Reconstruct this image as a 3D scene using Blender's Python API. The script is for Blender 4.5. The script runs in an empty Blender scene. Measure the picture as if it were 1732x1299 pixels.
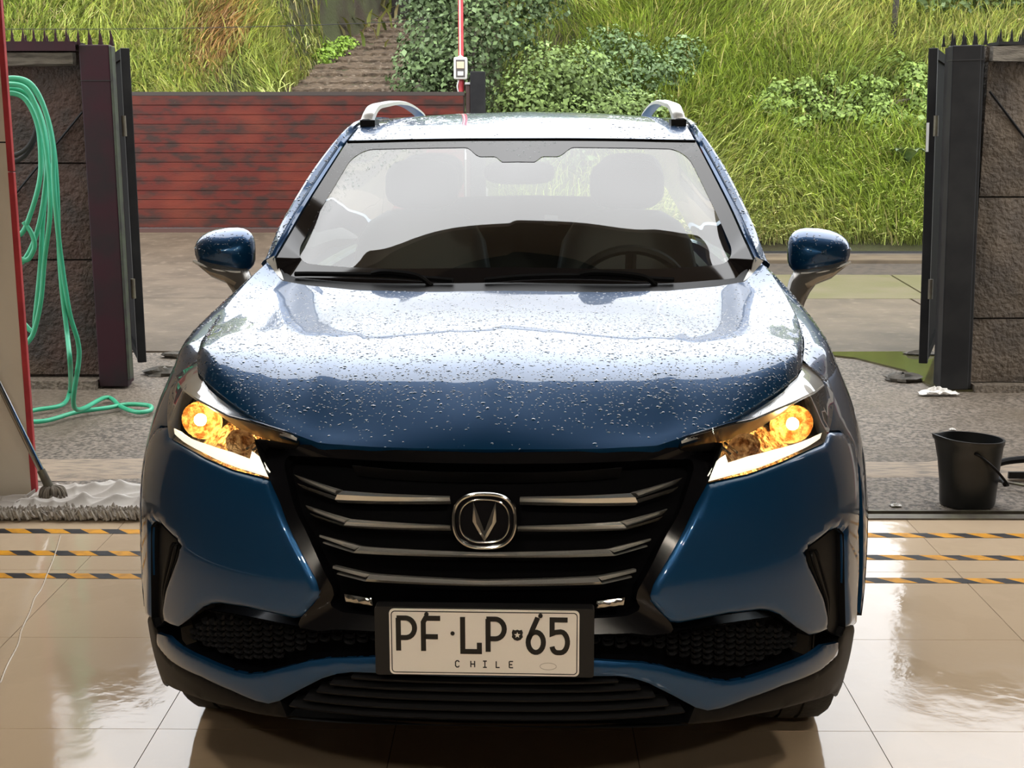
import bpy, math, random
import numpy as np
from mathutils import Vector, Matrix
from mathutils.geometry import delaunay_2d_cdt
random.seed(7); rng = np.random.default_rng(7)
SC = bpy.context.scene
COL = SC.collection

# ------------------------------------------------------------------ camera
cam = bpy.data.objects.new('camera', bpy.data.cameras.new('camera'))
COL.objects.link(cam)
cam.location = (0, 0, 1.57)
cam.rotation_euler = (math.pi/2 - .1966, 0, .0073)
cam.data.sensor_fit = 'HORIZONTAL'; cam.data.sensor_width = 36
cam.data.lens = 2235/1732*36
cam.data.clip_end = 300
SC.camera = cam

# ------------------------------------------------------------------ sky and exposure
SKY = 4.0
W = bpy.data.worlds.new('sky'); SC.world = W; W.use_nodes = True
nt = W.node_tree; nt.nodes.clear()
tc = nt.nodes.new('ShaderNodeTexCoord'); sp = nt.nodes.new('ShaderNodeSeparateXYZ')
rp = nt.nodes.new('ShaderNodeValToRGB'); bg = nt.nodes.new('ShaderNodeBackground'); wo = nt.nodes.new('ShaderNodeOutputWorld')
nt.links.new(tc.outputs['Generated'], sp.inputs[0]); nt.links.new(sp.outputs['Z'], rp.inputs[0])
rp.color_ramp.elements[0].position = 0.0; rp.color_ramp.elements[0].color = (.78, .83, .9, 1)
rp.color_ramp.elements[1].position = .9; rp.color_ramp.elements[1].color = (1, 1.0, 1.0, 1)
nt.links.new(rp.outputs[0], bg.inputs[0]); bg.inputs[1].default_value = SKY
nt.links.new(bg.outputs[0], wo.inputs[0])
SC.view_settings.view_transform = 'Standard'; SC.view_settings.look = 'None'
SC.view_settings.exposure = 0.0; SC.view_settings.gamma = 1.0; SC.view_settings.use_curve_mapping = False
SC.cycles.max_bounces = 10; SC.cycles.transparent_max_bounces = 16; SC.cycles.sample_clamp_indirect = 6
# thin veiled sun high behind the cloud, over the hill to the right
sun = bpy.data.objects.new('sun', bpy.data.lights.new('sun', 'SUN')); COL.objects.link(sun)
sun.data.energy = 1.3; sun.data.angle = .5; sun.data.color = (1, .95, .85)
sun.rotation_euler = (math.radians(24), math.radians(20), 0)

# ------------------------------------------------------------------ helpers
def mk(name, verts, faces, mat, parent=None, smooth=35, loc=None, kind=None):
    me = bpy.data.meshes.new(name)
    me.from_pydata([tuple(map(float, v)) for v in verts], [], [tuple(map(int, f)) for f in faces])
    me.validate(); me.update()
    if mat: me.materials.append(mat)
    if smooth:
        me.shade_smooth()
        if smooth < 180: me.set_sharp_from_angle(angle=math.radians(smooth))
    o = bpy.data.objects.new(name, me); COL.objects.link(o)
    if parent: o.parent = parent
    if loc is not None: o.location = loc
    if kind: o['kind'] = kind
    return o
def big(name, V, Fq, mat, parent=None, cols=None, smooth=True, kind=None):
    """large mesh from numpy arrays; Fq (n,3) or (n,4)"""
    me = bpy.data.meshes.new(name); V = np.asarray(V, np.float32); Fq = np.asarray(Fq, np.int32); n = Fq.shape[1]
    me.vertices.add(len(V)); me.vertices.foreach_set('co', V.ravel())
    me.loops.add(Fq.size); me.loops.foreach_set('vertex_index', Fq.ravel())
    me.polygons.add(len(Fq)); me.polygons.foreach_set('loop_start', np.arange(0, Fq.size, n, dtype=np.int32))
    if cols is not None:
        a = me.color_attributes.new('tint', 'FLOAT_COLOR', 'POINT'); a.data.foreach_set('color', np.c_[cols, np.ones(len(cols))].astype(np.float32).ravel())
    me.update(calc_edges=True); me.validate()
    if smooth: me.shade_smooth()
    me.materials.append(mat)
    o = bpy.data.objects.new(name, me); COL.objects.link(o)
    if parent: o.parent = parent
    if kind: o['kind'] = kind
    return o
def thing(name, label, cat, loc=(0, 0, 0), rz=0, group=None):
    o = bpy.data.objects.new(name, None); COL.objects.link(o); o.location = loc; o.rotation_euler = (0, 0, rz)
    o.empty_display_size = .1
    return tag(o, label, cat, group)
def tag(o, label, cat, group=None):
    o['label'] = label; o['category'] = cat
    if group: o['group'] = group
    return o
def struct(o): o['kind'] = 'structure'; return o
def boxg(x0, x1, y0, y1, z0, z1):
    v = [(x, y, z) for z in (z0, z1) for y in (y0, y1) for x in (x0, x1)]
    return v, [(0, 2, 3, 1), (4, 5, 7, 6), (0, 1, 5, 4), (2, 6, 7, 3), (0, 4, 6, 2), (1, 3, 7, 5)]
def join(*gs):
    V = []; F = []
    for v, f in gs:
        n = len(V); V += list(v); F += [tuple(i+n for i in q) for q in f]
    return V, F
def box(name, x0, x1, y0, y1, z0, z1, mat, parent=None, bev=0):
    v, f = boxg(x0, x1, y0, y1, z0, z1)
    o = mk(name, v, f, mat, parent, smooth=0)
    if bev:
        m = o.modifiers.new('b', 'BEVEL'); m.width = bev; m.segments = 2; m.limit_method = 'NONE'
    return o
def tubeg(pts, r, n=8, cap=True, closed=False):
    P = [Vector(p) for p in pts]; V = []; F = []; m = len(P); R = r if hasattr(r, '__len__') else [r]*m
    up = None
    for i, p in enumerate(P):
        a = P[(i-1) % m] if (i > 0 or closed) else p; b = P[(i+1) % m] if (i < m-1 or closed) else p
        t = (b-a).normalized()
        if up is None: up = t.orthogonal().normalized()
        up = (up - t*up.dot(t))
        up = up.normalized() if up.length > 1e-6 else t.orthogonal().normalized()
        s = t.cross(up)
        for k in range(n):
            w = 2*math.pi*k/n; V.append(tuple(p + (up*math.cos(w) + s*math.sin(w))*R[i]))
    for i in range(m if closed else m-1):
        j = (i+1) % m
        for k in range(n):
            l = (k+1) % n; F.append((i*n+k, i*n+l, j*n+l, j*n+k))
    if cap and not closed:
        F.append(tuple(range(n-1, -1, -1))); F.append(tuple((m-1)*n+k for k in range(n)))
    return V, F
def latheg(prof, n=32, axis='z', a0=0, a1=2*math.pi):
    full = abs(a1-a0-2*math.pi) < 1e-6; m = n if full else n+1; V = []; F = []
    for r, h in prof:
        for k in range(m):
            w = a0+(a1-a0)*k/n; c, s = r*math.cos(w), r*math.sin(w)
            V.append((c, s, h) if axis == 'z' else ((h, c, s) if axis == 'x' else (c, h, s)))
    for i in range(len(prof)-1):
        for k in range(n):
            l = (k+1) % m; F.append((i*m+k, i*m+l, (i+1)*m+l, (i+1)*m+k))
    return V, F
def spline(pts, n=8, closed=False):
    P = [np.array(p, float) for p in pts]; m = len(P); out = []
    for i in range(m if closed else m-1):
        p1, p2 = P[i], P[(i+1) % m]
        p0 = P[(i-1) % m] if (i > 0 or closed) else 2*p1-p2
        p3 = P[(i+2) % m] if (i+2 < m or closed) else 2*p2-p1
        for k in range(n):
            t = k/n; out.append(.5*((2*p1)+(-p0+p2)*t+(2*p0-5*p1+4*p2-p3)*t*t+(-p0+3*p1-3*p2+p3)*t**3))
    if not closed: out.append(P[-1])
    return [tuple(q) for q in out]
def resample(P, n):
    P = np.array(P, float); s = np.r_[0, np.cumsum(np.linalg.norm(np.diff(P, axis=0), axis=1))]; q = np.linspace(0, s[-1], n)
    return np.array([np.interp(q, s, P[:, k]) for k in range(P.shape[1])]).T
def pchip(xs, ys):
    xs = np.array(xs, float); ys = np.array(ys, float); h = np.diff(xs); d = np.diff(ys)/h; m = np.zeros(len(xs))
    for i in range(1, len(xs)-1):
        if d[i-1]*d[i] > 0:
            w1 = 2*h[i]+h[i-1]; w2 = h[i]+2*h[i-1]; m[i] = (w1+w2)/(w1/d[i-1]+w2/d[i])
    m[0] = d[0]; m[-1] = d[-1]
    def f(x):
        x = np.clip(x, xs[0], xs[-1]); i = np.clip(np.searchsorted(xs, x)-1, 0, len(h)-1); t = (x-xs[i])/h[i]
        return (2*t**3-3*t*t+1)*ys[i]+(t**3-2*t*t+t)*h[i]*m[i]+(-2*t**3+3*t*t)*ys[i+1]+(t**3-t*t)*h[i]*m[i+1]
    return f
def gridf(nu, nv, off=0):
    return [(off+i*nv+j, off+(i+1)*nv+j, off+(i+1)*nv+j+1, off+i*nv+j+1) for i in range(nu-1) for j in range(nv-1)]

# ------------------------------------------------------------------ materials
def pm(name, base, rough=.5, metal=0., coat=0., spec=.5, c2=None, scale=6., lo=.4, hi=.65, detail=6., stretch=None, bump=None, emit=None, estr=0, r2=None, c3=None, scale3=1.2, lo3=.5, hi3=.7, ior=1.5, attr=None):
    m = bpy.data.materials.new(name); m.use_nodes = True; t = m.node_tree; N = t.nodes; L = t.links
    b = N['Principled BSDF']; b.inputs['Base Color'].default_value = (*base, 1); b.inputs['Roughness'].default_value = rough
    b.inputs['Metallic'].default_value = metal; b.inputs['Coat Weight'].default_value = coat; b.inputs['Coat Roughness'].default_value = .02
    b.inputs['Specular IOR Level'].default_value = spec; b.inputs['IOR'].default_value = ior
    crd = N.new('ShaderNodeTexCoord'); src = crd.outputs['Object']
    if stretch:
        mp = N.new('ShaderNodeMapping'); mp.inputs['Scale'].default_value = stretch; L.new(src, mp.inputs[0]); src = mp.outputs[0]
    def nz(sc, dt=6.):
        n = N.new('ShaderNodeTexNoise'); n.inputs['Scale'].default_value = sc; n.inputs['Detail'].default_value = dt; L.new(src, n.inputs['Vector']); return n
    col = None
    if attr:
        a = N.new('ShaderNodeAttribute'); a.attribute_name = attr; col = a.outputs['Color']
    if c2:
        n = nz(scale, detail); r = N.new('ShaderNodeMapRange'); r.inputs[1].default_value = lo; r.inputs[2].default_value = hi; L.new(n.outputs[0], r.inputs[0])
        mx = N.new('ShaderNodeMix'); mx.data_type = 'RGBA'; L.new(r.outputs[0], mx.inputs[0])
        mx.inputs[6].default_value = (*base, 1); mx.inputs[7].default_value = (*c2, 1); col = mx.outputs[2]
        if r2 is not None:
            rr = N.new('ShaderNodeMapRange'); rr.inputs[3].default_value = rough; rr.inputs[4].default_value = r2; L.new(r.outputs[0], rr.inputs[0]); L.new(rr.outputs[0], b.inputs['Roughness'])
    if c3:
        n = nz(scale3, 5.); r = N.new('ShaderNodeMapRange'); r.inputs[1].default_value = lo3; r.inputs[2].default_value = hi3; L.new(n.outputs[0], r.inputs[0])
        mx = N.new('ShaderNodeMix'); mx.data_type = 'RGBA'; L.new(r.outputs[0], mx.inputs[0])
        if col is not None: L.new(col, mx.inputs[6])
        else: mx.inputs[6].default_value = (*base, 1)
        mx.inputs[7].default_value = (*c3, 1); col = mx.outputs[2]
    if col is not None: L.new(col, b.inputs['Base Color'])
    if bump:
        n = nz(bump[0], 8.); bp = N.new('ShaderNodeBump'); bp.inputs['Strength'].default_value = bump[1]; bp.inputs['Distance'].default_value = bump[2] if len(bump) > 2 else .01
        L.new(n.outputs[0], bp.inputs['Height']); L.new(bp.outputs[0], b.inputs['Normal'])
    if emit: b.inputs['Emission Color'].default_value = (*emit, 1); b.inputs['Emission Strength'].default_value = estr
    return m
def thin_glass(name, tint=(.8, .86, .83), ior=1.5, twice=1.8, rough=0.0):
    m = bpy.data.materials.new(name); m.use_nodes = True; t = m.node_tree; N = t.nodes; L = t.links; N.clear()
    o = N.new('ShaderNodeOutputMaterial'); mx = N.new('ShaderNodeMixShader'); tr = N.new('ShaderNodeBsdfTransparent'); gl = N.new('ShaderNodeBsdfGlossy'); fr = N.new('ShaderNodeFresnel'); mu = N.new('ShaderNodeMath')
    tr.inputs[0].default_value = (*tint, 1); gl.inputs['Roughness'].default_value = rough; fr.inputs[0].default_value = ior
    ge = N.new('ShaderNodeNewGeometry')   # the same front-side Fresnel from either side of the pane
    va = N.new('ShaderNodeMix'); va.data_type = 'FLOAT'; L.new(ge.outputs['Backfacing'], va.inputs[0]); va.inputs[2].default_value = ior; va.inputs[3].default_value = 1/ior
    L.new(va.outputs[0], fr.inputs[0])
    mu.operation = 'MULTIPLY'; mu.use_clamp = True; mu.inputs[1].default_value = twice; L.new(fr.outputs[0], mu.inputs[0]); L.new(mu.outputs[0], mx.inputs[0])
    L.new(tr.outputs[0], mx.inputs[1]); L.new(gl.outputs[0], mx.inputs[2]); L.new(mx.outputs[0], o.inputs[0])
    return m

M = {}
M['paint'] = pm('blue_paint', (.003, .064, .182), .34, metal=.6, coat=1.)
M['gloss_black'] = pm('gloss_black', (.003, .003, .004), .22, spec=.35)
M['barmetal'] = pm('bar_chrome', (.82, .82, .80), .20, metal=.82)
M['trim_black'] = pm('black_plastic', (.003, .003, .0035), .5, spec=.22)
M['void'] = pm('void_black', (.0015, .0015, .002), .7, spec=.04)
M['trim_dark'] = pm('dark_plastic', (.012, .012, .013), .42, spec=.35)
M['chrome'] = pm('chrome', (.62, .62, .6), .12, metal=1.)
M['satin'] = pm('satin_silver', (.85, .85, .82), .3, metal=.25)
M['rubber'] = pm('tyre_rubber', (.012, .012, .012), .7, bump=(60, .3))
M['rim'] = pm('alloy', (.4, .4, .42), .3, metal=1.)
M['glass'] = thin_glass('windshield_glass', (.74, .80, .77), twice=2.3)
M['sideglass'] = thin_glass('tinted_side_glass', (.25, .28, .28), twice=1.6)
M['lensglass'] = thin_glass('headlight_lens', (.95, .95, .95), twice=1.6)
M['frit'] = pm('ceramic_frit', (.012, .010, .010), .04, spec=.6)
M['interior'] = pm('cabin_charcoal', (.02, .022, .023), .6, bump=(90, .15))
M['seatcloth'] = pm('seat_leather', (.035, .036, .037), .5)
M['headliner'] = pm('headliner', (.5, .5, .48), .9)
M['plate'] = pm('plate_white', (.84, .79, .72), .4)
M['ink'] = pm('plate_ink', (.008, .008, .008), .4)
M['faint'] = pm('plate_watermark', (.5, .45, .39), .45)
M['bezel'] = pm('headlight_bezel', (.16, .11, .07), .3, metal=.8)
M['reflector'] = pm('lamp_reflector', (.80, .55, .28), .34, metal=.8, bump=(75, 1.0, .05), c2=(.34, .15, .045), scale=55, lo=.42, hi=.58)
M['bulb'] = pm('lit_bulb', (1, .8, .4), .5, emit=(1., .66, .22), estr=230)
M['bulbglow'] = pm('lit_bulb_glass', (1, .7, .3), .5, emit=(1., .5, .12), estr=5.0)
M['drl'] = pm('daytime_light', (.9, .88, .8), .4, emit=(1., .92, .74), estr=1.35)
M['stalk'] = pm('mirror_stalk', (.30, .285, .26), .25, metal=.7)
M['drop'] = pm('raindrop', (.02, .06, .12), .02, coat=1., spec=.6, ior=1.33)

# outlines of the panels, (t, z) in metres on the body skin
TR = {}
TR['cheek'] = [(0.465,0.873),(0.512,0.876),(0.573,0.878),(0.674,0.886),(0.778,0.892),(0.871,0.892),(0.907,0.903),(0.923,0.907),(1.018,0.891),(1.109,0.839),(1.055,0.778),(1.033,0.716),(1.014,0.674),(1.026,0.577),(1.017,0.509),(1.04,0.437),(0.941,0.470),(0.901,0.585),(0.896,0.699),(0.867,0.717),(0.820,0.724),(0.768,0.718),(0.727,0.713),(0.713,0.703),(0.719,0.682),(0.750,0.638),(0.789,0.586),(0.811,0.538),(0.809,0.507),(0.771,0.511),(0.736,0.519),(0.688,0.549),(0.631,0.591),(0.599,0.606),(0.571,0.614),(0.494,0.621),(0.418,0.619),(0.380,0.617),(0.364,0.622),(0.340,0.647),(0.324,0.667),(0.322,0.680),(0.331,0.704),(0.354,0.737),(0.386,0.781),(0.426,0.835)]
TR['vent'] = [(0.901,0.585),(0.896,0.699),(0.867,0.717),(0.820,0.724),(0.768,0.718),(0.727,0.713),(0.713,0.703),(0.719,0.682),(0.750,0.638),(0.789,0.586),(0.811,0.538),(0.809,0.507),(0.895,0.462),(0.923,0.475)]
TR['lowgrille'] = [(0.761,0.504),(0.688,0.547),(0.618,0.590),(0.583,0.594),(0.476,0.602),(0.373,0.600),(0.325,0.598),(0.287,0.606),(0.214,0.608),(0.004,0.610),(0.004,0.562),(0.215,0.555),(0.307,0.544),(0.346,0.534),(0.387,0.518),(0.453,0.490),(0.496,0.477),(0.541,0.474),(0.639,0.476),(0.730,0.473)]
TR['blade'] = [(0.793,0.477),(0.772,0.475),(0.730,0.473),(0.639,0.476),(0.541,0.474),(0.496,0.477),(0.453,0.490),(0.387,0.518),(0.346,0.534),(0.307,0.544),(0.215,0.555),(0.004,0.562),(0.003,0.523),(0.215,0.523),(0.259,0.521),(0.289,0.514),(0.320,0.501),(0.369,0.470),(0.423,0.433),(0.451,0.421),(0.483,0.420),(0.548,0.427),(0.648,0.431),(0.795,0.419),(0.882,0.423),(0.882,0.454)]
TR['skirt'] = [(1.04,0.437),(0.941,0.470),(0.917,0.477),(0.895,0.462),(0.882,0.454),(0.882,0.423),(0.795,0.419),(0.648,0.431),(0.548,0.427),(0.483,0.420),(0.451,0.421),(0.423,0.433),(0.410,0.396),(0.428,0.393),(0.488,0.387),(0.566,0.383),(0.694,0.365),(0.762,0.352),(0.915,0.312),(1.01,0.259)]
TR['intake'] = [(0.423,0.433),(0.369,0.470),(0.320,0.501),(0.289,0.514),(0.259,0.521),(0.215,0.523),(0.003,0.523),(0.002,0.417),(0.220,0.413),(0.376,0.399),(0.410,0.396)]
TR['grille'] = [(0.003,0.937),(0.067,0.938),(0.243,0.939),(0.364,0.938),(0.415,0.938),(0.415,0.934),(0.485,0.938),(0.530,0.937),(0.527,0.933),(0.5,0.907),(0.465,0.873),(0.426,0.835),(0.386,0.781),(0.354,0.737),(0.331,0.704),(0.322,0.680),(0.324,0.667),(0.340,0.647),(0.364,0.622),(0.373,0.600),(0.325,0.598),(0.287,0.606),(0.214,0.608),(0.004,0.610)]
TR['grille_in'] = [(0.002,0.925),(0.239,0.926),(0.359,0.926),(0.447,0.922),(0.450,0.908),(0.400,0.834),(0.370,0.799),(0.343,0.755),(0.318,0.713),(0.301,0.686),(0.298,0.668),(0.309,0.649),(0.283,0.636),(0.214,0.634),(0.004,0.636)]
TR['lens_bottom'] = [(0.465,0.873),(0.512,0.876),(0.573,0.878),(0.674,0.886),(0.778,0.892),(0.871,0.892)]
TR['lens_side'] = [(0.871,0.892),(0.917,0.909),(0.999,0.938),(1.064,0.965),(1.073,0.986)]
TR['lens_inner'] = [(0.465,0.873),(0.5,0.907),(0.527,0.933),(0.530,0.937),(0.485,0.938),(0.415,0.934)]
TR['lens_bend'] = [(1.073,0.986),(0.938,0.981),(0.817,0.978),(0.712,0.973),(0.637,0.966),(0.560,0.964),(0.422,0.951)]
TR['drl'] = [(0.895,0.91),(0.774,0.910),(0.677,0.911),(0.591,0.909),(0.533,0.904),(0.533,0.918),(0.514,0.913),(0.485,0.892),(0.483,0.882),(0.536,0.886),(0.626,0.890),(0.711,0.895),(0.801,0.898),(0.875,0.902)]
TR['tailline'] = [(0.415,0.934),(0.422,0.951)]
TR['chromebit'] = [(0.275,0.676),(0.219,0.671),(0.216,0.656),(0.272,0.66)]
TR['bulb'] = [(0.8,0.958),(0.814,0.951)]
TR['bar0m'] = [(0.071,0.869),(0.297,0.871),(0.311,0.855),(0.070,0.861)]
TR['bar0u'] = [(0.298,0.872),(0.417,0.891),(0.407,0.886),(0.314,0.866)]
TR['bar0l'] = [(0.403,0.876),(0.312,0.861),(0.312,0.858),(0.401,0.874)]
TR['bar1m'] = [(0.066,0.819),(0.267,0.823),(0.282,0.811),(0.066,0.813)]
TR['bar1u'] = [(0.267,0.823),(0.372,0.840),(0.365,0.834),(0.283,0.816)]
TR['bar1l'] = [(0.359,0.827),(0.283,0.813),(0.282,0.811),(0.357,0.825)]
TR['bar2m'] = [(0.003,0.768),(0.242,0.772),(0.256,0.759),(0.003,0.759)]
TR['bar2u'] = [(0.242,0.772),(0.330,0.788),(0.325,0.782),(0.254,0.765)]
TR['bar2l'] = [(0.321,0.775),(0.256,0.761),(0.256,0.759),(0.32,0.772)]
TR['bar3m'] = [(0.004,0.715),(0.220,0.721),(0.228,0.707),(0.004,0.705)]
TR['bar3u'] = [(0.220,0.721),(0.296,0.732),(0.292,0.726),(0.228,0.714)]
TR['bar3l'] = [(0.287,0.719),(0.228,0.709),(0.228,0.707),(0.285,0.717)]

# ================================================================== THE CAR
# car frame: x to the right of the picture, y rearward, z up, origin under the nose
car = thing('car', 'blue compact SUV with lit headlights and rain beads, parked nose first in the bay', 'car', (-.071, 2.373, 0), -.034)
car.rotation_euler = (0, -.0025, -.034)
# body skin swept around the plan outline, addressed by (t, z): t runs along the outline from the nose
PLAN = [(0,0),(.12,.003),(.22,.012),(.32,.032),(.42,.066),(.52,.118),(.62,.195),(.70,.285),(.77,.395),(.825,.52),(.865,.65),(.895,.80),(.91,.95),(.917,1.15),(.9125,1.5),(.9125,2.2),(.9125,3.1),(.90,3.5),(.87,3.9),(.80,4.15),(.65,4.27),(.4,4.33),(0,4.335)]
def dense(P, n=40):
    P = np.array(P, float); out = []
    for i in range(len(P)-1):
        p0 = P[i-1] if i > 0 else P[1]*[-1, 1]; p1 = P[i]; p2 = P[i+1]; p3 = P[i+2] if i+2 < len(P) else P[i]*[-1, 1]
        d0 = max(np.linalg.norm(p1-p0), 1e-6)**.5; d1 = np.linalg.norm(p2-p1)**.5; d2 = max(np.linalg.norm(p3-p2), 1e-6)**.5
        m1 = ((p1-p0)/d0-(p2-p0)/(d0+d1)+(p2-p1)/d1)*d1; m2 = ((p2-p1)/d1-(p3-p1)/(d1+d2)+(p3-p2)/d2)*d1
        for k in range(n):
            t = k/n; out.append((2*t**3-3*t*t+1)*p1+(t**3-2*t*t+t)*m1+(-2*t**3+3*t*t)*p2+(t**3-t*t)*m2)
    out.append(P[-1]); return np.array(out)
DP = dense(PLAN); AL = np.r_[0, np.cumsum(np.linalg.norm(np.diff(DP, axis=0), axis=1))]
Wz = pchip([.2,.3,.4,.5,.6,.75,.87,.97,1.03,1.09], [.96,.985,1.0,1.005,1.003,.992,.963,.919,.89,.855])
Oz = pchip([.2,.27,.33,.42,.52,.66,.78,.87,.95,1.0,1.06], [.11,.06,.03,.01,.0,.0,.02,.075,.15,.23,.33])
def S(t, z):
    x = np.interp(abs(t), AL, DP[:, 0])*Wz(z); y = np.interp(abs(t), AL, DP[:, 1]); y = y+Oz(z)*np.clip(1-y, 0, 1)
    return np.array([x if t >= 0 else -x, y, z])
def SN(t, z):
    e = .004; a = S(t+e, z)-S(t-e, z); b = S(t, z+e)-S(t, z-e); n = np.cross(a, b); n /= np.linalg.norm(n)+1e-12
    return n
def SP(t, z, off=0): return S(t, z)+SN(t, z)*off
def TY(y): return float(np.interp(y, DP[:, 1], AL))
def cdt(poly, res):
    """triangulate a polygon given in 2-D with inner points; returns points, triangles, number of rim points"""
    P = [np.array(p) for p in poly]; B = []
    for i, p in enumerate(P):
        q = P[(i+1) % len(P)]; n = max(1, int(np.linalg.norm(q-p)/res+.5))
        for k in range(n): B.append(p+(q-p)*k/n)
    B = np.array(B); C = []
    lo, hi = B.min(0), B.max(0); nx = np.roll(B, -1, 0)
    gx = np.arange(lo[0]+res*.5, hi[0], res); gy = np.arange(lo[1]+res*.5, hi[1], res*.87)
    for j, y in enumerate(gy):
        for x in gx:
            p = np.array([x+(res*.5 if j % 2 else 0), y])
            c = ((B[:, 1] > p[1]) != (nx[:, 1] > p[1]))
            xi = (nx[:, 0]-B[:, 0])*(p[1]-B[:, 1])/np.where(nx[:, 1] == B[:, 1], 1e-9, nx[:, 1]-B[:, 1])+B[:, 0]
            if (np.count_nonzero(c & (p[0] < xi)) % 2) and (((B-p)**2).sum(1).min() > (res*.55)**2): C.append(p)
    A = list(B)+C; n = len(B)
    r = delaunay_2d_cdt([Vector(a) for a in A], [(i, (i+1) % n) for i in range(n)], [], 1, 1e-6)
    V = [np.array(v) for v in r[0]]; F = [tuple(f) for f in r[2]]
    idx = {}
    for k, o in enumerate(r[3]):
        for q in o: idx[q] = k
    rim = [idx[i] for i in range(n)]
    return V, F, rim, B
def dist2rim(p, B):
    a = B; b = np.roll(B, -1, 0); d = b-a; u = np.clip(((p-a)*d).sum(1)/np.maximum((d*d).sum(1), 1e-12), 0, 1)
    return np.sqrt(((a+d*u[:, None]-p)**2).sum(1).min())
def inset_pts(poly, d, res):
    """ring of points d inside the outline"""
    P = np.array(poly, float); area = .5*np.sum(P[:, 0]*np.roll(P[:, 1], -1)-np.roll(P[:, 0], -1)*P[:, 1]); sg = 1 if area > 0 else -1
    R = []
    for i in range(len(P)):
        p, q = P[i], P[(i+1) % len(P)]; l = np.linalg.norm(q-p); n = max(1, int(l/res+.5)); nm = np.array([-(q-p)[1], (q-p)[0]])/max(l, 1e-9)*sg
        for k in range(n): R.append(p+(q-p)*(k+.5)/n+nm*d)
    return R
def panelg(poly, off=0, cham=.005, cw=.010, depth=.02, res=.022, f=None, side=1):
    """a curved panel over the outline: rolled edge and a rim turned inwards"""
    f = f or (lambda a, b, o: SP(a, b, o))
    P = [np.array(p, float) for p in poly]; B0 = []
    V, F, rim, B = cdt(P, res)
    extra = [p for p in inset_pts(P, cw, res) if abs(dist2rim(p, B)-cw) < cw*.15]+[p for p in inset_pts(P, cw*.45, res) if abs(dist2rim(p, B)-cw*.45) < cw*.1]
    if cham:
        n = len(B); C = [p for i, p in enumerate(V) if dist2rim(p, B) > cw*1.3]
        A = list(B)+extra+C
        r = delaunay_2d_cdt([Vector(a) for a in A], [(i, (i+1) % n) for i in range(n)], [], 1, 1e-6)
        V = [np.array(v) for v in r[0]]; F = [tuple(q) for q in r[2]]; idx = {}
        for k, o in enumerate(r[3]):
            for q in o: idx[q] = k
        rim = [idx[i] for i in range(n)]
    out = []
    for p in V:
        d = dist2rim(p, B) if cham else 1
        o = off-(cham*(1-d/cw)**2 if d < cw else 0)
        out.append(f(p[0], p[1], o))
    n0 = len(out)
    for k in rim: out.append(f(V[k][0], V[k][1], off-cham-depth))
    m = len(rim); F = list(F)+[(rim[i], rim[(i+1) % m], n0+(i+1) % m, n0+i) for i in range(m)]
    return out, F
def mirror(g): return [(-v[0], v[1], v[2]) for v in g[0]], [tuple(reversed(q)) for q in g[1]]
def both(g): return join(g, mirror(g))
def panel2(name, poly, mat, parent, kind=None, **k):
    """left and right panel as two parts"""
    g = panelg(poly, **k); a = mk(name, *g, mat, parent); b = mk(name, *mirror(g), mat, parent); return a, b
def coons(c0, c1, d0, d1, n, m):
    """patch between c0 (v=0) and c1 (v=1), d0 (u=0) and d1 (u=1)"""
    c0, c1 = resample(c0, n), resample(c1, n); d0, d1 = resample(d0, m), resample(d1, m)
    u = np.linspace(0, 1, n)[:, None, None]; v = np.linspace(0, 1, m)[None, :, None]
    return (1-v)*c0[:, None]+v*c1[:, None]+(1-u)*d0[None]+u*d1[None]-((1-u)*(1-v)*c0[0]+u*(1-v)*c0[-1]+(1-u)*v*c1[0]+u*v*c1[-1])
def unfold(G):
    """mirror a half patch (u=0 on the centre line) to the full width"""
    L = G[1:][::-1].copy(); L[..., 0] *= -1; C = G.copy(); C[0, :, 0] = 0
    return np.concatenate([L, C], 0)
def strip_g(A, B, n=60, rows=2, bul=0):
    A, B = resample(A, n), resample(B, n); V = []
    for i in range(n):
        for k in range(rows):
            w = k/(rows-1); V.append(tuple(A[i]*(1-w)+B[i]*w))
    return V, gridf(n, rows)

for k in ('lowgrille', 'blade', 'intake', 'grille', 'grille_in'): TR[k] = [((0.0 if a < .006 else a), b) for a, b in TR[k]]
# --- nose skins
front = mk('front_bumper', *join(both(panelg(TR['cheek'], cham=.009, cw=.012, depth=.004, res=.014)), both(panelg(TR['blade'], depth=.010))), M['paint'], car)
panel2('bumper_skirt', TR['skirt'], M['trim_black'], car, off=-.003, depth=.05)
for g in (panelg(TR['vent'], off=-.020, cham=0, depth=.0), ):
    rimA = [SP(a, b, -.004) for a, b in TR['vent']+TR['vent'][:1]]; rimB = [SP(a, b, -.020) for a, b in TR['vent']+TR['vent'][:1]]
    wall = strip_g(rimA, rimB, 90)
    fins = []
    for k in (.012, .026):
        pts = [SP(.745+k, .695, -.018), SP(.735+k*1.6, .675, -.012), SP(.80+k, .58, -.012), SP(.83+k*.5, .53, -.018)]
        fins.append(tubeg(spline(pts, 6), .004, 6))
    gg = join(g, wall, *fins)
    mk('bumper_vent', *gg, M['trim_black'], car); mk('bumper_vent', *mirror(gg), M['trim_black'], car)
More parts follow.
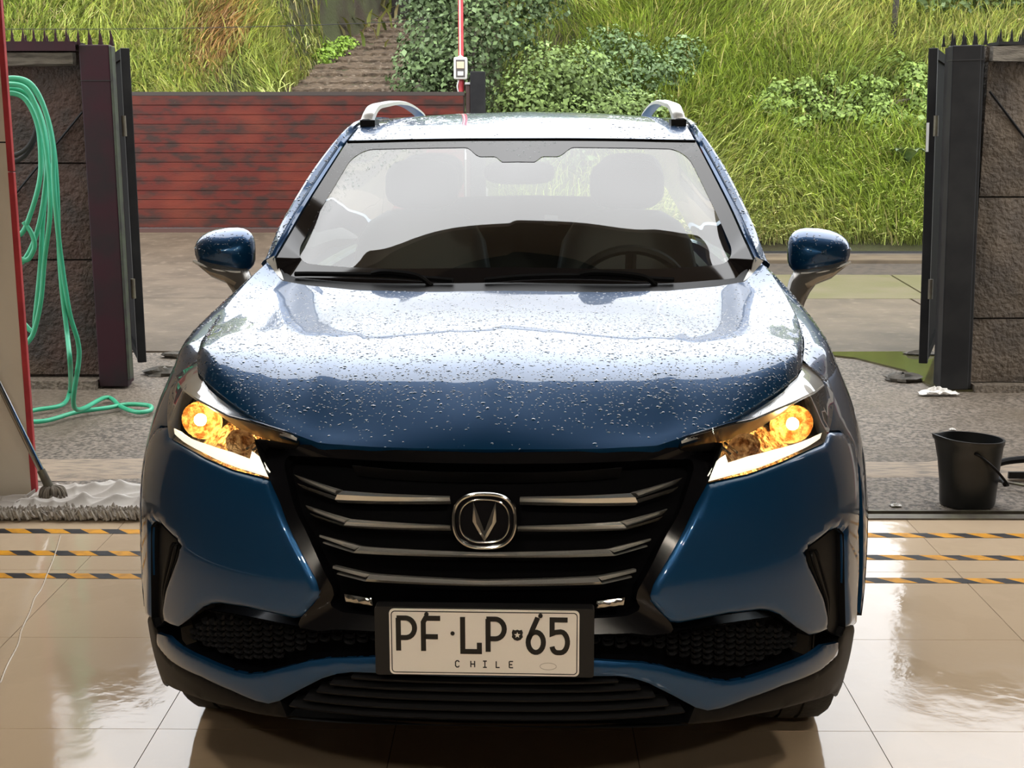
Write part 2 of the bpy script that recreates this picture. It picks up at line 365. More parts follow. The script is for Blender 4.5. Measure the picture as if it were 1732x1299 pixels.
# lower intake behind the plate: backing, scale pattern
lg = TR['lowgrille']
low = mk('lower_grille', *both(panelg(lg, off=-.05, cham=0, depth=.0)), M['void'], car)
rimA = [SP(a, b, -.010) for a, b in lg]; rimB = [SP(a, b, -.05) for a, b in lg]
lip = [SP(a, b, -.006) for a, b in lg[2:10]]; lip2 = [SP(a, b-.012, -.022) for a, b in lg[2:10]]
mk('grille_surround', *both(join(strip_g(rimA, rimB, 120), strip_g(lip, lip2, 60))), M['gloss_black'], low)
def inside(p, P):
    P = np.array(P); Q = np.roll(P, -1, 0); c = ((P[:, 1] > p[1]) != (Q[:, 1] > p[1]))
    xi = (Q[:, 0]-P[:, 0])*(p[1]-P[:, 1])/np.where(Q[:, 1] == P[:, 1], 1e-9, Q[:, 1]-P[:, 1])+P[:, 0]
    return bool(np.count_nonzero(c & (p[0] < xi)) % 2)
gs = []
for i in range(-30, 31):
    for j in range(12):
        t = i*.027; z = .475+j*.0125+(.006 if i % 2 else 0)
        ring = [(-.0125, .004), (-.011, -.004), (-.005, -.008), (.005, -.008), (.011, -.004), (.0125, .004)]
        if not all(inside((abs(t+a), z+b), lg) for a, b in ((-.015, .012), (.015, .012), (0, -.024), (-.014, -.02), (.014, -.02), (0, .012))): continue
        V = []
        for a, b in ring:
            V += [tuple(SP(t+a, z+b, -.028)), tuple(SP(t+a*.8, z+b*.7+.0015, -.022)), tuple(SP(t+a*.8, z+b*.7+.003, -.036))]
        F = []
        for k in range(5): F += [(3*k, 3*k+3, 3*k+4, 3*k+1), (3*k+1, 3*k+4, 3*k+5, 3*k+2)]
        gs.append((V, F))
mk('grille_mesh', *join(*gs), M['trim_dark'], low, kind='stuff')
# bottom intake with its ribs
mk('bottom_intake', *both(panelg(TR['intake'], off=-.04, cham=0, depth=0)), M['void'], car)
intake = bpy.data.objects['bottom_intake']
for k, (z, x) in enumerate([(.512, .26), (.494, .305), (.474, .335), (.452, .365), (.432, .40)]):
    pts = [SP(t, z-.004*(abs(t)/.4)**2, -.004) for t in np.linspace(-x, x, 25)]; back = [SP(t, z+.004-.004*(abs(t)/.4)**2, -.04) for t in np.linspace(-x, x, 25)]
    low_ = [SP(t, z-.006-.004*(abs(t)/.4)**2, -.008) for t in np.linspace(-x, x, 25)]
    mk('intake_rib', *join(strip_g(pts, back, 25), strip_g(pts, low_, 25)), M['trim_dark'], intake)
lipf = [SP(t, .4177-.02*(t/.41)**2, -.001) for t in np.linspace(-.41, .41, 40)]; lipb = [SP(t, .40-.02*(t/.41)**2, -.03) for t in np.linspace(-.41, .41, 40)]
lipc = [(p[0], p[1]+.42, .20) for p in lipb]
mk('bumper_lip', *join(strip_g(lipf, lipb, 40), strip_g(lipb, lipc, 40)), M['trim_dark'], car)
# undertray closing the nose below
ut = [(-.80, .52, .33), (-.45, .12, .38), (0, .06, .40), (.45, .12, .38), (.80, .52, .33)]; ub = [(-.62, .7, .2), (-.4, .7, .2), (0, .7, .2), (.4, .7, .2), (.62, .7, .2)]
uc = [(x, 4.1, .24) for x, _, _ in ub]
mk('undertray', *join(strip_g(ut, ub, 20), strip_g(ub, uc, 20)), M['trim_black'], car)

# --- grille
grille = mk('grille', *both(panelg(TR['grille'], off=-.055, cham=0, depth=0)), M['void'], car)
go = TR['grille']; gi = TR['grille_in']
oA = [SP(a, b, -.006) for a, b in resample(go, 120)]; iA = [SP(a, b, -.020) for a, b in resample(gi, 120)]; iB = [SP(a, b, -.055) for a, b in resample(gi, 120)]
mk('grille_frame', *both(join(strip_g(oA, iA, 120), strip_g(iA, iB, 120))), M['gloss_black'], grille)
for i in range(4):
    offs = -.016+.004*i
    G = []
    main = TR['bar%dm' % i]
    if i >= 2:   # runs straight across
        m = [(a, b) for a, b in main]; poly = [(0.0, m[0][1])]+m[1:3]+[(0.0, m[3][1])]
    else: poly = main
    def subdiv(p, n=14):
        a, b, c, d = [np.array(q) for q in p]
        return [tuple(a+(b-a)*k/n) for k in range(n)]+[tuple(b)]+[tuple(c+(d-c)*k/n) for k in range(n+1)]
    def barg(p, o, dep=.02):
        """wedge bar: matt top slope, bright lower slope"""
        a, b, c, d = [np.array(q) for q in p]; n = 16; rows = []
        for k in range(n+1):
            w = k/n; T = a+(b-a)*w; Bm = d+(c-d)*w; mid = T*.42+Bm*.58
            rows.append([SP(*T, o-dep), SP(*T, o-.003), SP(*mid, o+.004), SP(*Bm, o-.003), SP(*Bm, o-dep)])
        V = [tuple(q) for r in rows for q in r]; F = gridf(n+1, 5)+[(0, 1, 2, 3, 4), tuple(n*5+q for q in (4, 3, 2, 1, 0))]
        return V, F
    G.append(barg(poly, offs))
    u = TR['bar%du' % i]; G.append(barg([u[0], u[1], u[2], u[3]], offs))
    l = TR['bar%dl' % i]; G.append(barg([l[1], l[0], l[3], l[2]], offs-.002))
    g = join(*G)
    if i < 2: mk('grille_bar', *g, M['barmetal'], grille, smooth=20); mk('grille_bar', *mirror(g), M['barmetal'], grille, smooth=20)
    else: mk('grille_bar', *both(g), M['barmetal'], grille, smooth=20)
tb = [(.0, .910, .907), (.10, .9105, .9075), (.20, .9125, .9095), (.285, .916, .913)]
A = [SP(t, a, -.02) for t, a, b in tb]; B = [SP(t, b, -.014) for t, a, b in tb]; C2 = [SP(t, b-.003, -.05) for t, a, b in tb]
mk('grille_bar', *both(join(strip_g(A, B, 20), strip_g(B, C2, 20))), M['trim_dark'], grille)
mk('chrome_insert', *panelg(TR['chromebit'], off=-.012, cham=.004, cw=.005, depth=.02), M['chrome'], grille)
mk('chrome_insert', *mirror(panelg(TR['chromebit'], off=-.012, cham=.004, cw=.005, depth=.02)), M['chrome'], grille)
# emblem: two rounded rings around a V of two faceted blades, leaning with the grille
def sup(w, h, n=64, e=2.7, top=0):
    out = []
    for k in range(n):
        a = 2*math.pi*k/n; c, s = math.cos(a), math.sin(a)
        x = w*math.copysign(abs(c)**(2/e), c); z = h*math.copysign(abs(s)**(2/e), s)
        out.append((x*(1-.05*(z/h < 0)*abs(z/h)), z))
    return out
EC = SP(.002, .822, .006); ex = np.array([1, 0, 0]); ez = np.array([0, .16, .987]); ey = np.cross(ex, ez)*-1
def E3(x, z, o): return tuple(EC+ex*x+ez*z-np.cross(ez, ex)*-o if False else EC+ex*x+ez*z+np.array([0, -.987, .16])*o)
emb = mk('emblem', [E3(x, z, -.03) for x, z in sup(.062, .054)]+[E3(x, z, -.002) for x, z in sup(.060, .052)], [(k, (k+1) % 64, 64+(k+1) % 64, 64+k) for k in range(64)]+[tuple(range(64, 128))], M['gloss_black'], grille)
for w, h, r in ((.0585, .0508, .0036), (.0470, .0408, .0019)):
    mk('emblem_ring', *tubeg([E3(x, z, .001) for x, z in sup(w, h)], r, 8, closed=True), M['chrome'], emb) if False else None
rings = join(*[tubeg([E3(x, z, .001) for x, z in sup(w, h)], r, 8, closed=True) for w, h, r in ((.0585, .0508, .0038), (.0470, .0408, .002))])
v = []
for s in (-1, 1):   # blade: outer edge, inner edge, raised spine
    pt = [(s*.0215, .037), (s*.0225, -.001), (0, -.041), (0, -.020)]
    sp_ = [(s*.0205, .034), (s*.0150, -.004), (0.0, -.030)]
    V = [E3(*pt[0], .001), E3(*pt[1], .001), E3(*pt[2], .001), E3(*pt[3], .001), E3(*sp_[1], .006), E3(*sp_[2], .006)]
    v.append((V, [(0, 1, 4), (1, 2, 5, 4), (0, 4, 3), (4, 5, 3)]))
em2 = mk('emblem_badge', *join(rings, *v), M['chrome'], grille, smooth=25)

# --- registration plate
PC = np.array([.003, -.016, .601])
def PL(x, z, o): return (PC[0]+x, PC[1]-o+z*.02, PC[2]+z*1.0)
def rrect(w, h, r, n=6):
    out = []
    for cx, cz, a0 in ((w-r, h-r, 0), (-w+r, h-r, 90), (-w+r, -h+r, 180), (w-r, -h+r, 270)):
        for k in range(n+1):
            a = math.radians(a0+90*k/n); out.append((cx+r*math.cos(a), cz+r*math.sin(a)))
    return out
def slab(out, o0, o1, f=PL):
    n = len(out); return [f(x, z, o0) for x, z in out]+[f(x, z, o1) for x, z in out], [(k, (k+1) % n, n+(k+1) % n, n+k) for k in range(n)]+[tuple(range(n, 2*n))]
mk('plate_holder', *slab(rrect(.208, .068, .006), -.03, -.003), M['trim_dark'], car)
plate = mk('license_plate', *slab(rrect(.18, .065, .009), -.003, .0), M['plate'], car)
def stroke(pts, w, o=.0008, sx=1, sz=1, x0=0, z0=0):
    P = np.array([(x0+a*sx, z0+b*sz) for a, b in pts]); n = len(P); L = []; R = []
    for i in range(n):
        d0 = P[i]-P[i-1] if i > 0 else P[1]-P[0]; d1 = P[i+1]-P[i] if i < n-1 else P[-1]-P[-2]
        d0 = d0/np.linalg.norm(d0); d1 = d1/np.linalg.norm(d1); n0 = np.array([-d0[1], d0[0]]); n1 = np.array([-d1[1], d1[0]]); m = n0+n1; m /= np.linalg.norm(m); m /= max(.5, m.dot(n1))
        L.append(P[i]+m*w/2); R.append(P[i]-m*w/2)
    V = []
    for a, b in zip(L, R): V += [PL(*a, 0), PL(*a, o), PL(*b, o), PL(*b, 0)]
    F = []
    for i in range(n-1): F += [(4*i+k, 4*i+4+k, 4*i+5+k, 4*i+1+k) for k in range(3)]
    F += [(0, 1, 2, 3), tuple(4*(n-1)+k for k in (3, 2, 1, 0))]
    return V, F
def arc(cx, cz, rx, rz, a0, a1, n=10): return [(cx+rx*math.cos(math.radians(a0+(a1-a0)*k/n)), cz+rz*math.sin(math.radians(a0+(a1-a0)*k/n))) for k in range(n+1)]
GL = {'P': [[(0, 0), (0, 1)], [(-.1, 1), (.45, 1)]+arc(.45, .70, .55, .30, 80, -80)+[(.45, .40), (0, .40)]],
      'F': [[(0, 0), (0, .88), (.14, 1), (1.05, 1)], [(0, .44), (.9, .44)]],
      'L': [[(0, 1.05), (0, 0), (1, 0), (1, .27)]],
      '6': [[(.62, 1.06), (.30, .72), (.08, .45)]+arc(.5, .31, .5, .31, 165, 525, 22)],
      '5': [[(1, 1), (0, 1), (.0, .58), (.2, .62), (.55, .64)]+arc(.55, .32, .45, .32, 70, -90)+arc(.35, .22, .35, .22, 270, 190, 5)]}
def U(px): return (px-235)/1197*.36-.18
hz0, hz1 = -.0175, .0475
chars = []
for ch, a, b in (('P', 293, 396), ('F', 451, 553), ('L', 699, 804), ('P', 859, 961), ('6', 1111, 1207), ('5', 1261, 1358)):
    x0, x1 = U(a), U(b); gsx = []
    for st in GL[ch]: gsx.append(stroke(st, .0096, .0012, x1-x0, hz1-hz0, x0, hz0))
    mk('plate_character', *join(*gsx), M['ink'], plate, smooth=0)
SG = {'C': [[(1, .8), (.7, 1), (.3, 1), (0, .8), (0, .2), (.3, 0), (.7, 0), (1, .2)]], 'H': [[(0, 0), (0, 1)], [(1, 0), (1, 1)], [(0, .5), (1, .5)]], 'I': [[(.5, 0), (.5, 1)], [(0, 0), (1, 0)], [(0, 1), (1, 1)]], 'L': [[(.1, 1), (.1, 0), (1, 0)]], 'E': [[(0, 0), (0, 1)], [(0, 1), (1, 1)], [(0, .5), (.8, .5)], [(0, 0), (1, 0)]]}
for ch, cx in (('C', 664), ('H', 761), ('I', 838), ('L', 919), ('E', 1004)):
    x0 = U(cx-12); mk('plate_character', *join(*[stroke(st, .0022, .0006, U(cx+12)-x0, .0125, x0, -.0490) for st in SG[ch]]), M['ink'], plate, smooth=0)
def disc(x, z, r, o, n=18): return slab([(x+r*math.cos(2*math.pi*k/n), z+r*math.sin(2*math.pi*k/n)) for k in range(n)], 0, o)
mk('plate_character', *disc(U(635), .0180, .0040, .001), M['ink'], plate)
sh = [(0, .0105), (.004, .009), (.0085, .0105), (.0105, .005), (.0095, 0), (.0105, -.004), (.006, -.0095), (0, -.0115)]; sh = sh+[(-x, z) for x, z in sh[::-1][1:-1]]
shield = mk('plate_shield', *slab([(U(1043)+x, .0165+z) for x, z in sh], 0, .001), M['ink'], plate, smooth=0)
st = [(U(1043)+(.0062 if k % 2 == 0 else .0026)*math.sin(math.pi*k/5), .0165+(.0062 if k % 2 == 0 else .0026)*math.cos(math.pi*k/5)) for k in range(10)]
mk('plate_star', *slab(st, .001, .0015), M['plate'], plate, smooth=0)
fr_o = rrect(.1765, .0615, .0075); fr_i = rrect(.1748, .0598, .006); n = len(fr_o)
mk('plate_border', [PL(x, z, .0006) for x, z in fr_o]+[PL(x, z, .0006) for x, z in fr_i]+[PL(x, z, 0) for x, z in fr_o], [(k, (k+1) % n, n+(k+1) % n, n+k) for k in range(n)]+[(k, (k+1) % n, 2*n+(k+1) % n, 2*n+k) for k in range(n)], M['ink'], plate, smooth=0)
for px in (472, 1188): mk('plate_screw', *disc(U(px), .0555, .0042, .003), M['ink'], plate)
ov = [(U(1237)+.0155*math.cos(a), -.0455+.0068*math.sin(a)) for a in np.linspace(0, 2*math.pi, 28)]
mk('plate_watermark', *stroke(ov, .0012, .0003), M['faint'], plate, smooth=0)

# --- headlights
HL = TR['lens_bottom']+TR['lens_side'][1:]+TR['lens_bend'][1:]+TR['lens_inner'][::-1][:-1]
HF = [(0, .139, .939), (.064, .1414, .939), (.145, .1431, .9394), (.226, .148, .9402), (.335, .168, .942), (.385, .19, .9535), (.429, .2136, .9614), (.486, .258, .973), (.518, .285, .9844), (.547, .311, .995), (.586, .352, 1.0094), (.623, .40, 1.0215), (.655, .46, 1.030), (.677, .53, 1.036), (.688, .60, 1.0405)]
lbz = sorted(TR['lens_bend']); lbt = sorted(TR['lens_bottom']+[(.41, .9345), (.45, .92), (1.02, .985)])
def LP(a, b, o=0):
    p = SP(a, b, o); zb = np.interp(a, [q[0] for q in lbt], [q[1] for q in lbt]); zt = np.interp(a, [q[0] for q in lbz], [q[1] for q in lbz])
    w = float(np.clip((b-zb)/max(zt-zb, .01), 0, 1)); d = .105*float(ss0((a-.40)/.12))*float(ss0((1.03-a)/.16))*(1-(1-w)**1.6)
    v = p-np.array([0, -2.37, 1.57]); return p-v/np.linalg.norm(v)*d
ss0 = lambda a: np.clip(a, 0, 1)**2*(3-2*np.clip(a, 0, 1))
bend = [LP(a, b, 0) for a, b in TR['lens_bend'][::-1]]      # from the tail outwards
topc = resample([np.array(p)-[0, .002, .006] for p in HF[5:]], 40)
for s in (1, -1):
    fl = (lambda g: g) if s == 1 else mirror
    h = mk('headlight', *fl(panelg(HL, off=-.06, cham=0, depth=0, res=.018)), M['reflector'], car)
    rA = [LP(a, b, -.004) for a, b in HL+HL[:1]]; rB = [SP(a, b, -.06) for a, b in HL+HL[:1]]
    mk('headlight_housing', *fl(strip_g(rA, rB, 120)), M['trim_dark'], h)
    up = strip_g(resample(bend, 40), topc, 40, 6)
    V = np.array(up[0]).reshape(40, 6, 3); w = np.linspace(0, 1, 6)
    V[:, :, 2] += (np.sin(w*math.pi)*.004)[None, :]
    mk('lens', *fl(join(panelg(HL, off=0, cham=0, depth=0, res=.025, f=LP), ([tuple(q) for q in V.reshape(-1, 3)], up[1]))), M['lensglass'], h, smooth=50)
    upb = V.copy(); upb[:, :, 2] -= .007; upb[:, :, 1] += .004
    mk('headlight_sheen', *fl(([tuple(q) for q in upb.reshape(-1, 3)], up[1])), M['satin'], h)  # whitened sheet under the lens, painting the sky's reflection on its top
    mk('daytime_light', *fl(panelg(TR['drl'], off=-.008, cham=.003, cw=.005, depth=.02, res=.015, f=LP)), M['drl'], h)
    # round main reflector with its lit bulb, a second square pocket inboard
    def bowl(c, ax, r, dep, n=28, rz=None):
        rz = rz or r
        ax = np.array(ax)/np.linalg.norm(ax); u = np.cross(ax, [0, 0, 1]); u /= np.linalg.norm(u); w2 = np.cross(u, ax); V = []; rows = 7
        for i in range(rows):
            q = i/(rows-1); rr = r*(.18+.82*q); d = -dep*(1-q*q)
            for k in range(n):
                a = 2*math.pi*k/n; V.append(tuple(np.array(c)+ax*d+(u*math.cos(a)*rr+w2*math.sin(a)*rr*rz/r)))
        F = [(i*n+k, i*n+(k+1) % n, (i+1)*n+(k+1) % n, (i+1)*n+k) for i in range(rows-1) for k in range(n)]+[tuple(range(n))]
        return V, F
    c = SP(.80, .949, -.030); ax = np.array([.25, -1, .05])
    mk('reflector', *fl(bowl(c, ax, .050, .03, rz=.042)), M['reflector'], h)
    c2 = SP(.60, .930, -.03)
    mk('reflector', *fl(bowl(c2, (.45, -1, .05), .040, .03, rz=.032)), M['reflector'], h)
    bc = c+np.array([0, -.012, .004])
    sph = latheg([(.0135*math.sin(a), .0135*math.cos(a)) for a in np.linspace(0, math.pi, 9)], 14)
    mk('bulb', *fl(([tuple(np.array(p)+bc) for p in sph[0]], sph[1])), M['bulb'], h)
    for tt in (.545, .565):    # slanted chrome ticks near the inner end
        mk('bezel_fin', *fl(tubeg([SP(tt, .955, -.05), SP(tt+.012, .925, -.03)], .003, 6)), M['chrome'], h)

# --- bonnet
HREAR = [(0, 1.2, 1.1165), (.25, 1.215, 1.1117), (.4311, 1.25, 1.1112), (.574, 1.30, 1.118), (.6555, 1.345, 1.126), (.6916, 1.40, 1.1527), (.7114, 1.43, 1.17)]
cp = pchip([.139, .15, .17, .21, .3, .36, .45, .6, .8, 1.0, 1.2], [.939, .951, .962, .978, 1.008, 1.0265, 1.050, 1.075, 1.0945, 1.107, 1.1165])
cy = np.r_[.139, .143, .15, .16, .175, np.linspace(.19, 1.2, 40)]
CEN = [(0, y, float(cp(y))) for y in cy]
SIDE = spline([(.688, .60, 1.0405), (.716, .75, 1.058), (.731, .9, 1.075), (.734, 1.1, 1.108), (.727, 1.3, 1.143), HREAR[-1]], 10)
NU, NV = 70, 70
G = coons(HF, HREAR, CEN, SIDE, NU, NV)
vv = np.linspace(0, 1, NV)[None, :]; uu_ = np.linspace(0, 1, NU)[:, None]
HB = [-.00252, -.00026, -.00234, .00517, -.00297, .00494, -.01681, -.02992, .02027, .03309, -.00506, -.00996, .03767, .00328, -.01863]   # crown of the panel
k_ = 0
for s_ in (.025, .06, .13, .27, .5):
    for g_ in (1-uu_**6, np.cos(np.pi*uu_)*(1-uu_**6), np.cos(2*np.pi*uu_)*(1-uu_**6)):
        G[..., 2] += HB[k_]*(vv/s_)*np.exp(1-vv/s_)*(1-vv)**2*g_; k_ += 1
xs, ys = G[..., 0], G[..., 1]
ss = lambda a: np.clip(a, 0, 1)**2*(3-2*np.clip(a, 0, 1))
xc = .37+.09*np.clip((ys-.25)/.75, 0, 1); fade = ss((ys-.2)/.25)*ss((1.15-ys)/.25)
G[..., 2] += .0040*(1-ss((xs-xc+.015)/.03))*fade - .0016*(1-ss((xs-.09-.035*ys+.012)/.024))*fade
HG = unfold(G)
hood = mk('hood', [tuple(p) for p in HG.reshape(-1, 3)], gridf(HG.shape[0], HG.shape[1]), M['paint'], car, smooth=60)
# turned-down edge of the bonnet
edge = [tuple(p) for p in HG[:, 0]]; low_e = [(p[0]*.995, p[1]+.012, p[2]-.022) for p in edge]
mk('hood_edge', *strip_g(edge, low_e, 140), M['paint'], hood)

# --- front wings and flanks
TOPZ = .988
def shoulder(y): return SP(TY(y), TOPZ+.012*np.clip((y-1.0)/2.5, 0, 1), 0)
wingE = SIDE; wingS = [shoulder(y) for y in np.linspace(.475, 1.5, 40)]; wingS[0] = SP(1.0158, .9939, 0)
wp = []
WE, WS = resample([np.array(p)+[.003, 0, -.003] for p in wingE], 40), resample(wingS, 40)
for i in range(40):
    for k in range(8):
        w = k/7; p = WE[i]*(1-w)+WS[i]*w; p[2] += .020*math.sin(w*math.pi)*min(1, i/6); p[0] += .010*math.sin(w*math.pi)*min(1, i/6); wp.append(tuple(p))
arch = [(TY(.985+.425*math.cos(a)), .335+.425*math.sin(a)) for a in np.linspace(math.radians(-6), math.radians(166), 26)]
wing_poly = [(.9063, .9105), (.9668, .943), (1.0136, .9722), (1.0158, .9939)]+[(TY(y), TOPZ+.012*np.clip((y-1.0)/2.5, 0, 1)) for y in (.6, .8, 1.0, 1.2, 1.45)]+[(TY(1.47), .30)]+[(TY(1.415), .30)]+arch+[(1.0813, .8457), (.9939, .8956)]
archlip = [SP(a, b, .001) for a, b in arch]; archin = [np.array(p)*[.82, 1, 1] for p in archlip]; archo = [SP(a+0, b+.0, .0) for a, b in [(TY(.95+.44*math.cos(a)), .335+.44*math.sin(a)) for a in np.linspace(math.radians(-6), math.radians(128), 24)]]
for s in (1, -1):
    fl = (lambda g: g) if s == 1 else mirror
    f = mk('front_fender', *fl(join((wp, gridf(40, 8)), panelg(wing_poly, cham=.003, cw=.008, depth=.02, res=.035))), M['paint'], car, smooth=40)
    mk('arch_trim', *fl(join(strip_g(archlip, archin, 40))), M['trim_black'], f)
    # doors and rear quarter
    def sidepoly(y0, y1): return [(TY(y0), .30), (TY(y0), .995), (TY((y0+y1)/2), 1.0), (TY(y1), 1.005), (TY(y1), .30)][::-1]
    for nm, y0, y1 in (('front_door', 1.476, 2.42), ('rear_door', 2.427, 3.22)):
        d = mk(nm, *fl(panelg(sidepoly(y0, y1), cham=.003, cw=.008, depth=.02, res=.06)), M['paint'], car, smooth=40)
        hp = [SP(TY(y1-.22), .90, .004), SP(TY(y1-.19), .90, .03), SP(TY(y1-.07), .905, .03), SP(TY(y1-.04), .905, .004)]
        mk('door_handle', *fl(tubeg(spline(hp, 4), .011, 8)), M['paint'], d)
    qa = [(TY(3.55+.405*math.cos(a)), .335+.405*math.sin(a)) for a in np.linspace(math.radians(186), math.radians(-6), 24)]
    tr_ = TY(3.55); 
    mk('rear_fender', *fl(panelg([(TY(3.227), .30), (TY(3.227), 1.005), (TY(3.6), 1.01), (TY(3.9), 1.01), (5.0, 1.01), (5.0, .32), (TY(3.98), .30)][::-1], cham=.003, cw=.008, depth=.02, res=.07)), M['paint'], car, smooth=40)
    mk('sill', *fl(strip_g([SP(TY(y), .30, .0) for y in np.linspace(1.36, 3.25, 20)], [SP(TY(y), .20, -.06) for y in np.linspace(1.36, 3.25, 20)], 20)), M['trim_black'], car)
for s in (1, -1):
    pass
mk('tailgate', *join(both(panelg([(0, 0), (.56, 0), (.56, 1), (0, 1)], f=lambda a, b, o: np.array([np.interp(5.561-a, AL, DP[:, 0])*.93, np.interp(5.561-a, AL, DP[:, 1])+o, .32+.78*b]), cham=0, depth=.0, res=.08))), M['paint'], car)

# --- greenhouse
WBOT = [(0, 1.2826, 1.1135), (.2588, 1.2938, 1.109), (.4431, 1.3256, 1.1087), (.587, 1.3666, 1.116), (.667, 1.3989, 1.1256), (.6874, 1.4161, 1.1775)]
WTOP = [(0, 2.0213, 1.51), (.1774, 2.0256, 1.5097), (.3539, 2.0378, 1.5076), (.4732, 2.0504, 1.5047), (.5746, 2.064, 1.5028)]
SEAM = [(.6874, 1.4161, 1.1775), (.6696, 1.5407, 1.236), (.6451, 1.6972, 1.3154), (.6148, 1.8717, 1.4005), (.5746, 2.064, 1.5028)]
wc = [(0, 1.2826, 1.1135), (0, 1.464, 1.2191), (0, 1.6473, 1.321), (0, 1.8334, 1.4174), (0, 2.0213, 1.51)]
WG = coons(spline(WBOT, 8), spline(WTOP, 8), spline(wc, 8), spline(SEAM, 8), 48, 48)
WF = unfold(WG); nW, mW = WF.shape[:2]
wind = mk('windshield', [tuple(p) for p in WF.reshape(-1, 3)], gridf(nW, mW), M['glass'], car, smooth=180)
du = np.gradient(WF, axis=0); dv = np.gradient(WF, axis=1); WN = np.cross(du, dv); WN /= np.linalg.norm(WN, axis=2, keepdims=True)
def WP(u, v, o=0):
    """point on the windshield, u -1..1 across, v 0..1 up, o outwards"""
    a = (u+1)/2*(nW-1); b = v*(mW-1); i = int(np.clip(a, 0, nW-2)); j = int(np.clip(b, 0, mW-2)); fa, fb = a-i, b-j
    q = lambda A: (A[i, j]*(1-fa)+A[i+1, j]*fa)*(1-fb)+(A[i, j+1]*(1-fa)+A[i+1, j+1]*fa)*fb
    return q(WF)+q(WN)*o
# painted border of the glass
def fritv(u):     # lower rim of the top band, with the sensor bay in the middle
    a = abs(u); t = .935
    t -= .075*float(ss((.30-a)/.10)); t -= .045*float(ss((.13-a)/.05)); return t
fro = []; fri = []
us = np.linspace(-1, 1, 121)
outer = [(u, 1) for u in us]+[(1, v) for v in np.linspace(.98, 0, 60)]+[(u, 0) for u in us[::-1][1:]]+[(-1, v) for v in np.linspace(.02, .98, 59)]
def inner_of(u, v):
    uu = float(np.clip(u, -.915, .915)); vv = float(np.clip(v, .115, fritv(uu)))
    r = .10
    if abs(uu) > .915-r and vv > fritv(uu)-r: pass
    # round the four corners
    su = 1 if uu > 0 else -1; cu = .915-r
    for vv0, sv in ((.115+r*1.2, -1), (.935-r*1.2, 1)):
        dv_ = (vv-vv0)*sv
        if abs(uu) > cu and dv_ > 0:
            a, b = (abs(uu)-cu)/r, dv_/(r*1.2); l = math.hypot(a, b)
            if l > 1: uu = su*(cu+a/l*r); vv = vv0+sv*b/l*r*1.2
    return uu, vv
V = []
for u, v_ in outer:
    V.append(tuple(WP(u, v_, .0015))); V.append(tuple(WP(*inner_of(u, v_), .0015)))
m = len(outer)
mk('windshield_border', V, [(2*i, 2*i+1, 2*((i+1) % m)+1, 2*((i+1) % m)) for i in range(m)], M['frit'], wind, smooth=180)
for uu in (.16,): 
    bx = [WP(uu+a, b, -.01) for a, b in ((-.03, .43), (.03, .425), (.03, .455), (-.03, .46))]
    bx2 = [WP(uu+a, b, -.03) for a, b in ((-.03, .43), (.03, .425), (.03, .455), (-.03, .46))]
    mk('toll_tag', [tuple(p) for p in bx+bx2], [(0, 1, 2, 3), (4, 5, 6, 7), (0, 1, 5, 4), (1, 2, 6, 5), (2, 3, 7, 6), (3, 0, 4, 7)], M['trim_dark'], car)
# cowl and wipers
cowlA = [(x, y+.0, z-.012) for x, y, z in HREAR[:5]]; cowlA = [(-x, y, z) for x, y, z in cowlA[::-1][:-1]]+cowlA
cowlB = [tuple(WF[int(k), 2]+[0, 0, -.002]) for k in np.linspace(2, nW-3, 40)]
mk('cowl', *strip_g(cowlA, cowlB, 60), M['trim_black'], car)
for u0, u1, pu in ((-.86, -.22, -.30), (-.10, .62, .55)):
    wpr = mk('wiper', *tubeg([WP(u, .028+.030*math.sin((u-u0)/(u1-u0)*math.pi), .012) for u in np.linspace(u0, u1, 24)], .0075, 6), M['trim_black'], car)
    mk('wiper_arm', *tubeg(spline([WP(pu, .012, .004), WP(pu-.06, .040, .022), WP((u0+u1)/2+.06, .055, .026), WP((u0+u1)/2, .055, .018)], 6), [.011]*3+[.008]*15+[.006], 6) if False else tubeg(spline([WP(pu, .012, .004), WP(pu-.06, .040, .022), WP((u0+u1)/2+.06, .055, .026), WP((u0+u1)/2, .055, .018)], 6), .008, 6), M['trim_black'], wpr)
# roof
RSIDE = spline([(.5746, 2.064, 1.5028), (.566, 2.18, 1.534), (.560, 2.30, 1.556), (.560, 2.7, 1.578), (.560, 3.2, 1.575), (.545, 3.7, 1.545), (.50, 4.10, 1.49)], 8)
RC = spline([(0, 2.0213, 1.51), (0, 2.12, 1.531), (0, 2.26, 1.5555), (0, 2.5, 1.584), (0, 2.8, 1.6035), (0, 3.2, 1.6045), (0, 3.7, 1.578), (0, 4.13, 1.525)], 8)
RG = coons(spline(WTOP, 8), [(0, 4.13, 1.525), (.25, 4.125, 1.517), (.50, 4.10, 1.49)], RC, RSIDE, 30, 60)
RF = unfold(RG); roof = mk('roof', [tuple(p) for p in RF.reshape(-1, 3)], gridf(*RF.shape[:2]), M['paint'], car, smooth=60)
HD = RF.copy(); HD[..., 2] -= .03; HD[..., 0] *= .97
mk('headliner', [tuple(p) for p in HD.reshape(-1, 3)], gridf(*RF.shape[:2]), M['headliner'], car, smooth=60)
seamt = [tuple(WF[k, -1]+[0, -.004, .0015]) for k in range(nW)]
mk('windshield_seal', *tubeg(seamt, .0035, 6), M['trim_black'], wind)
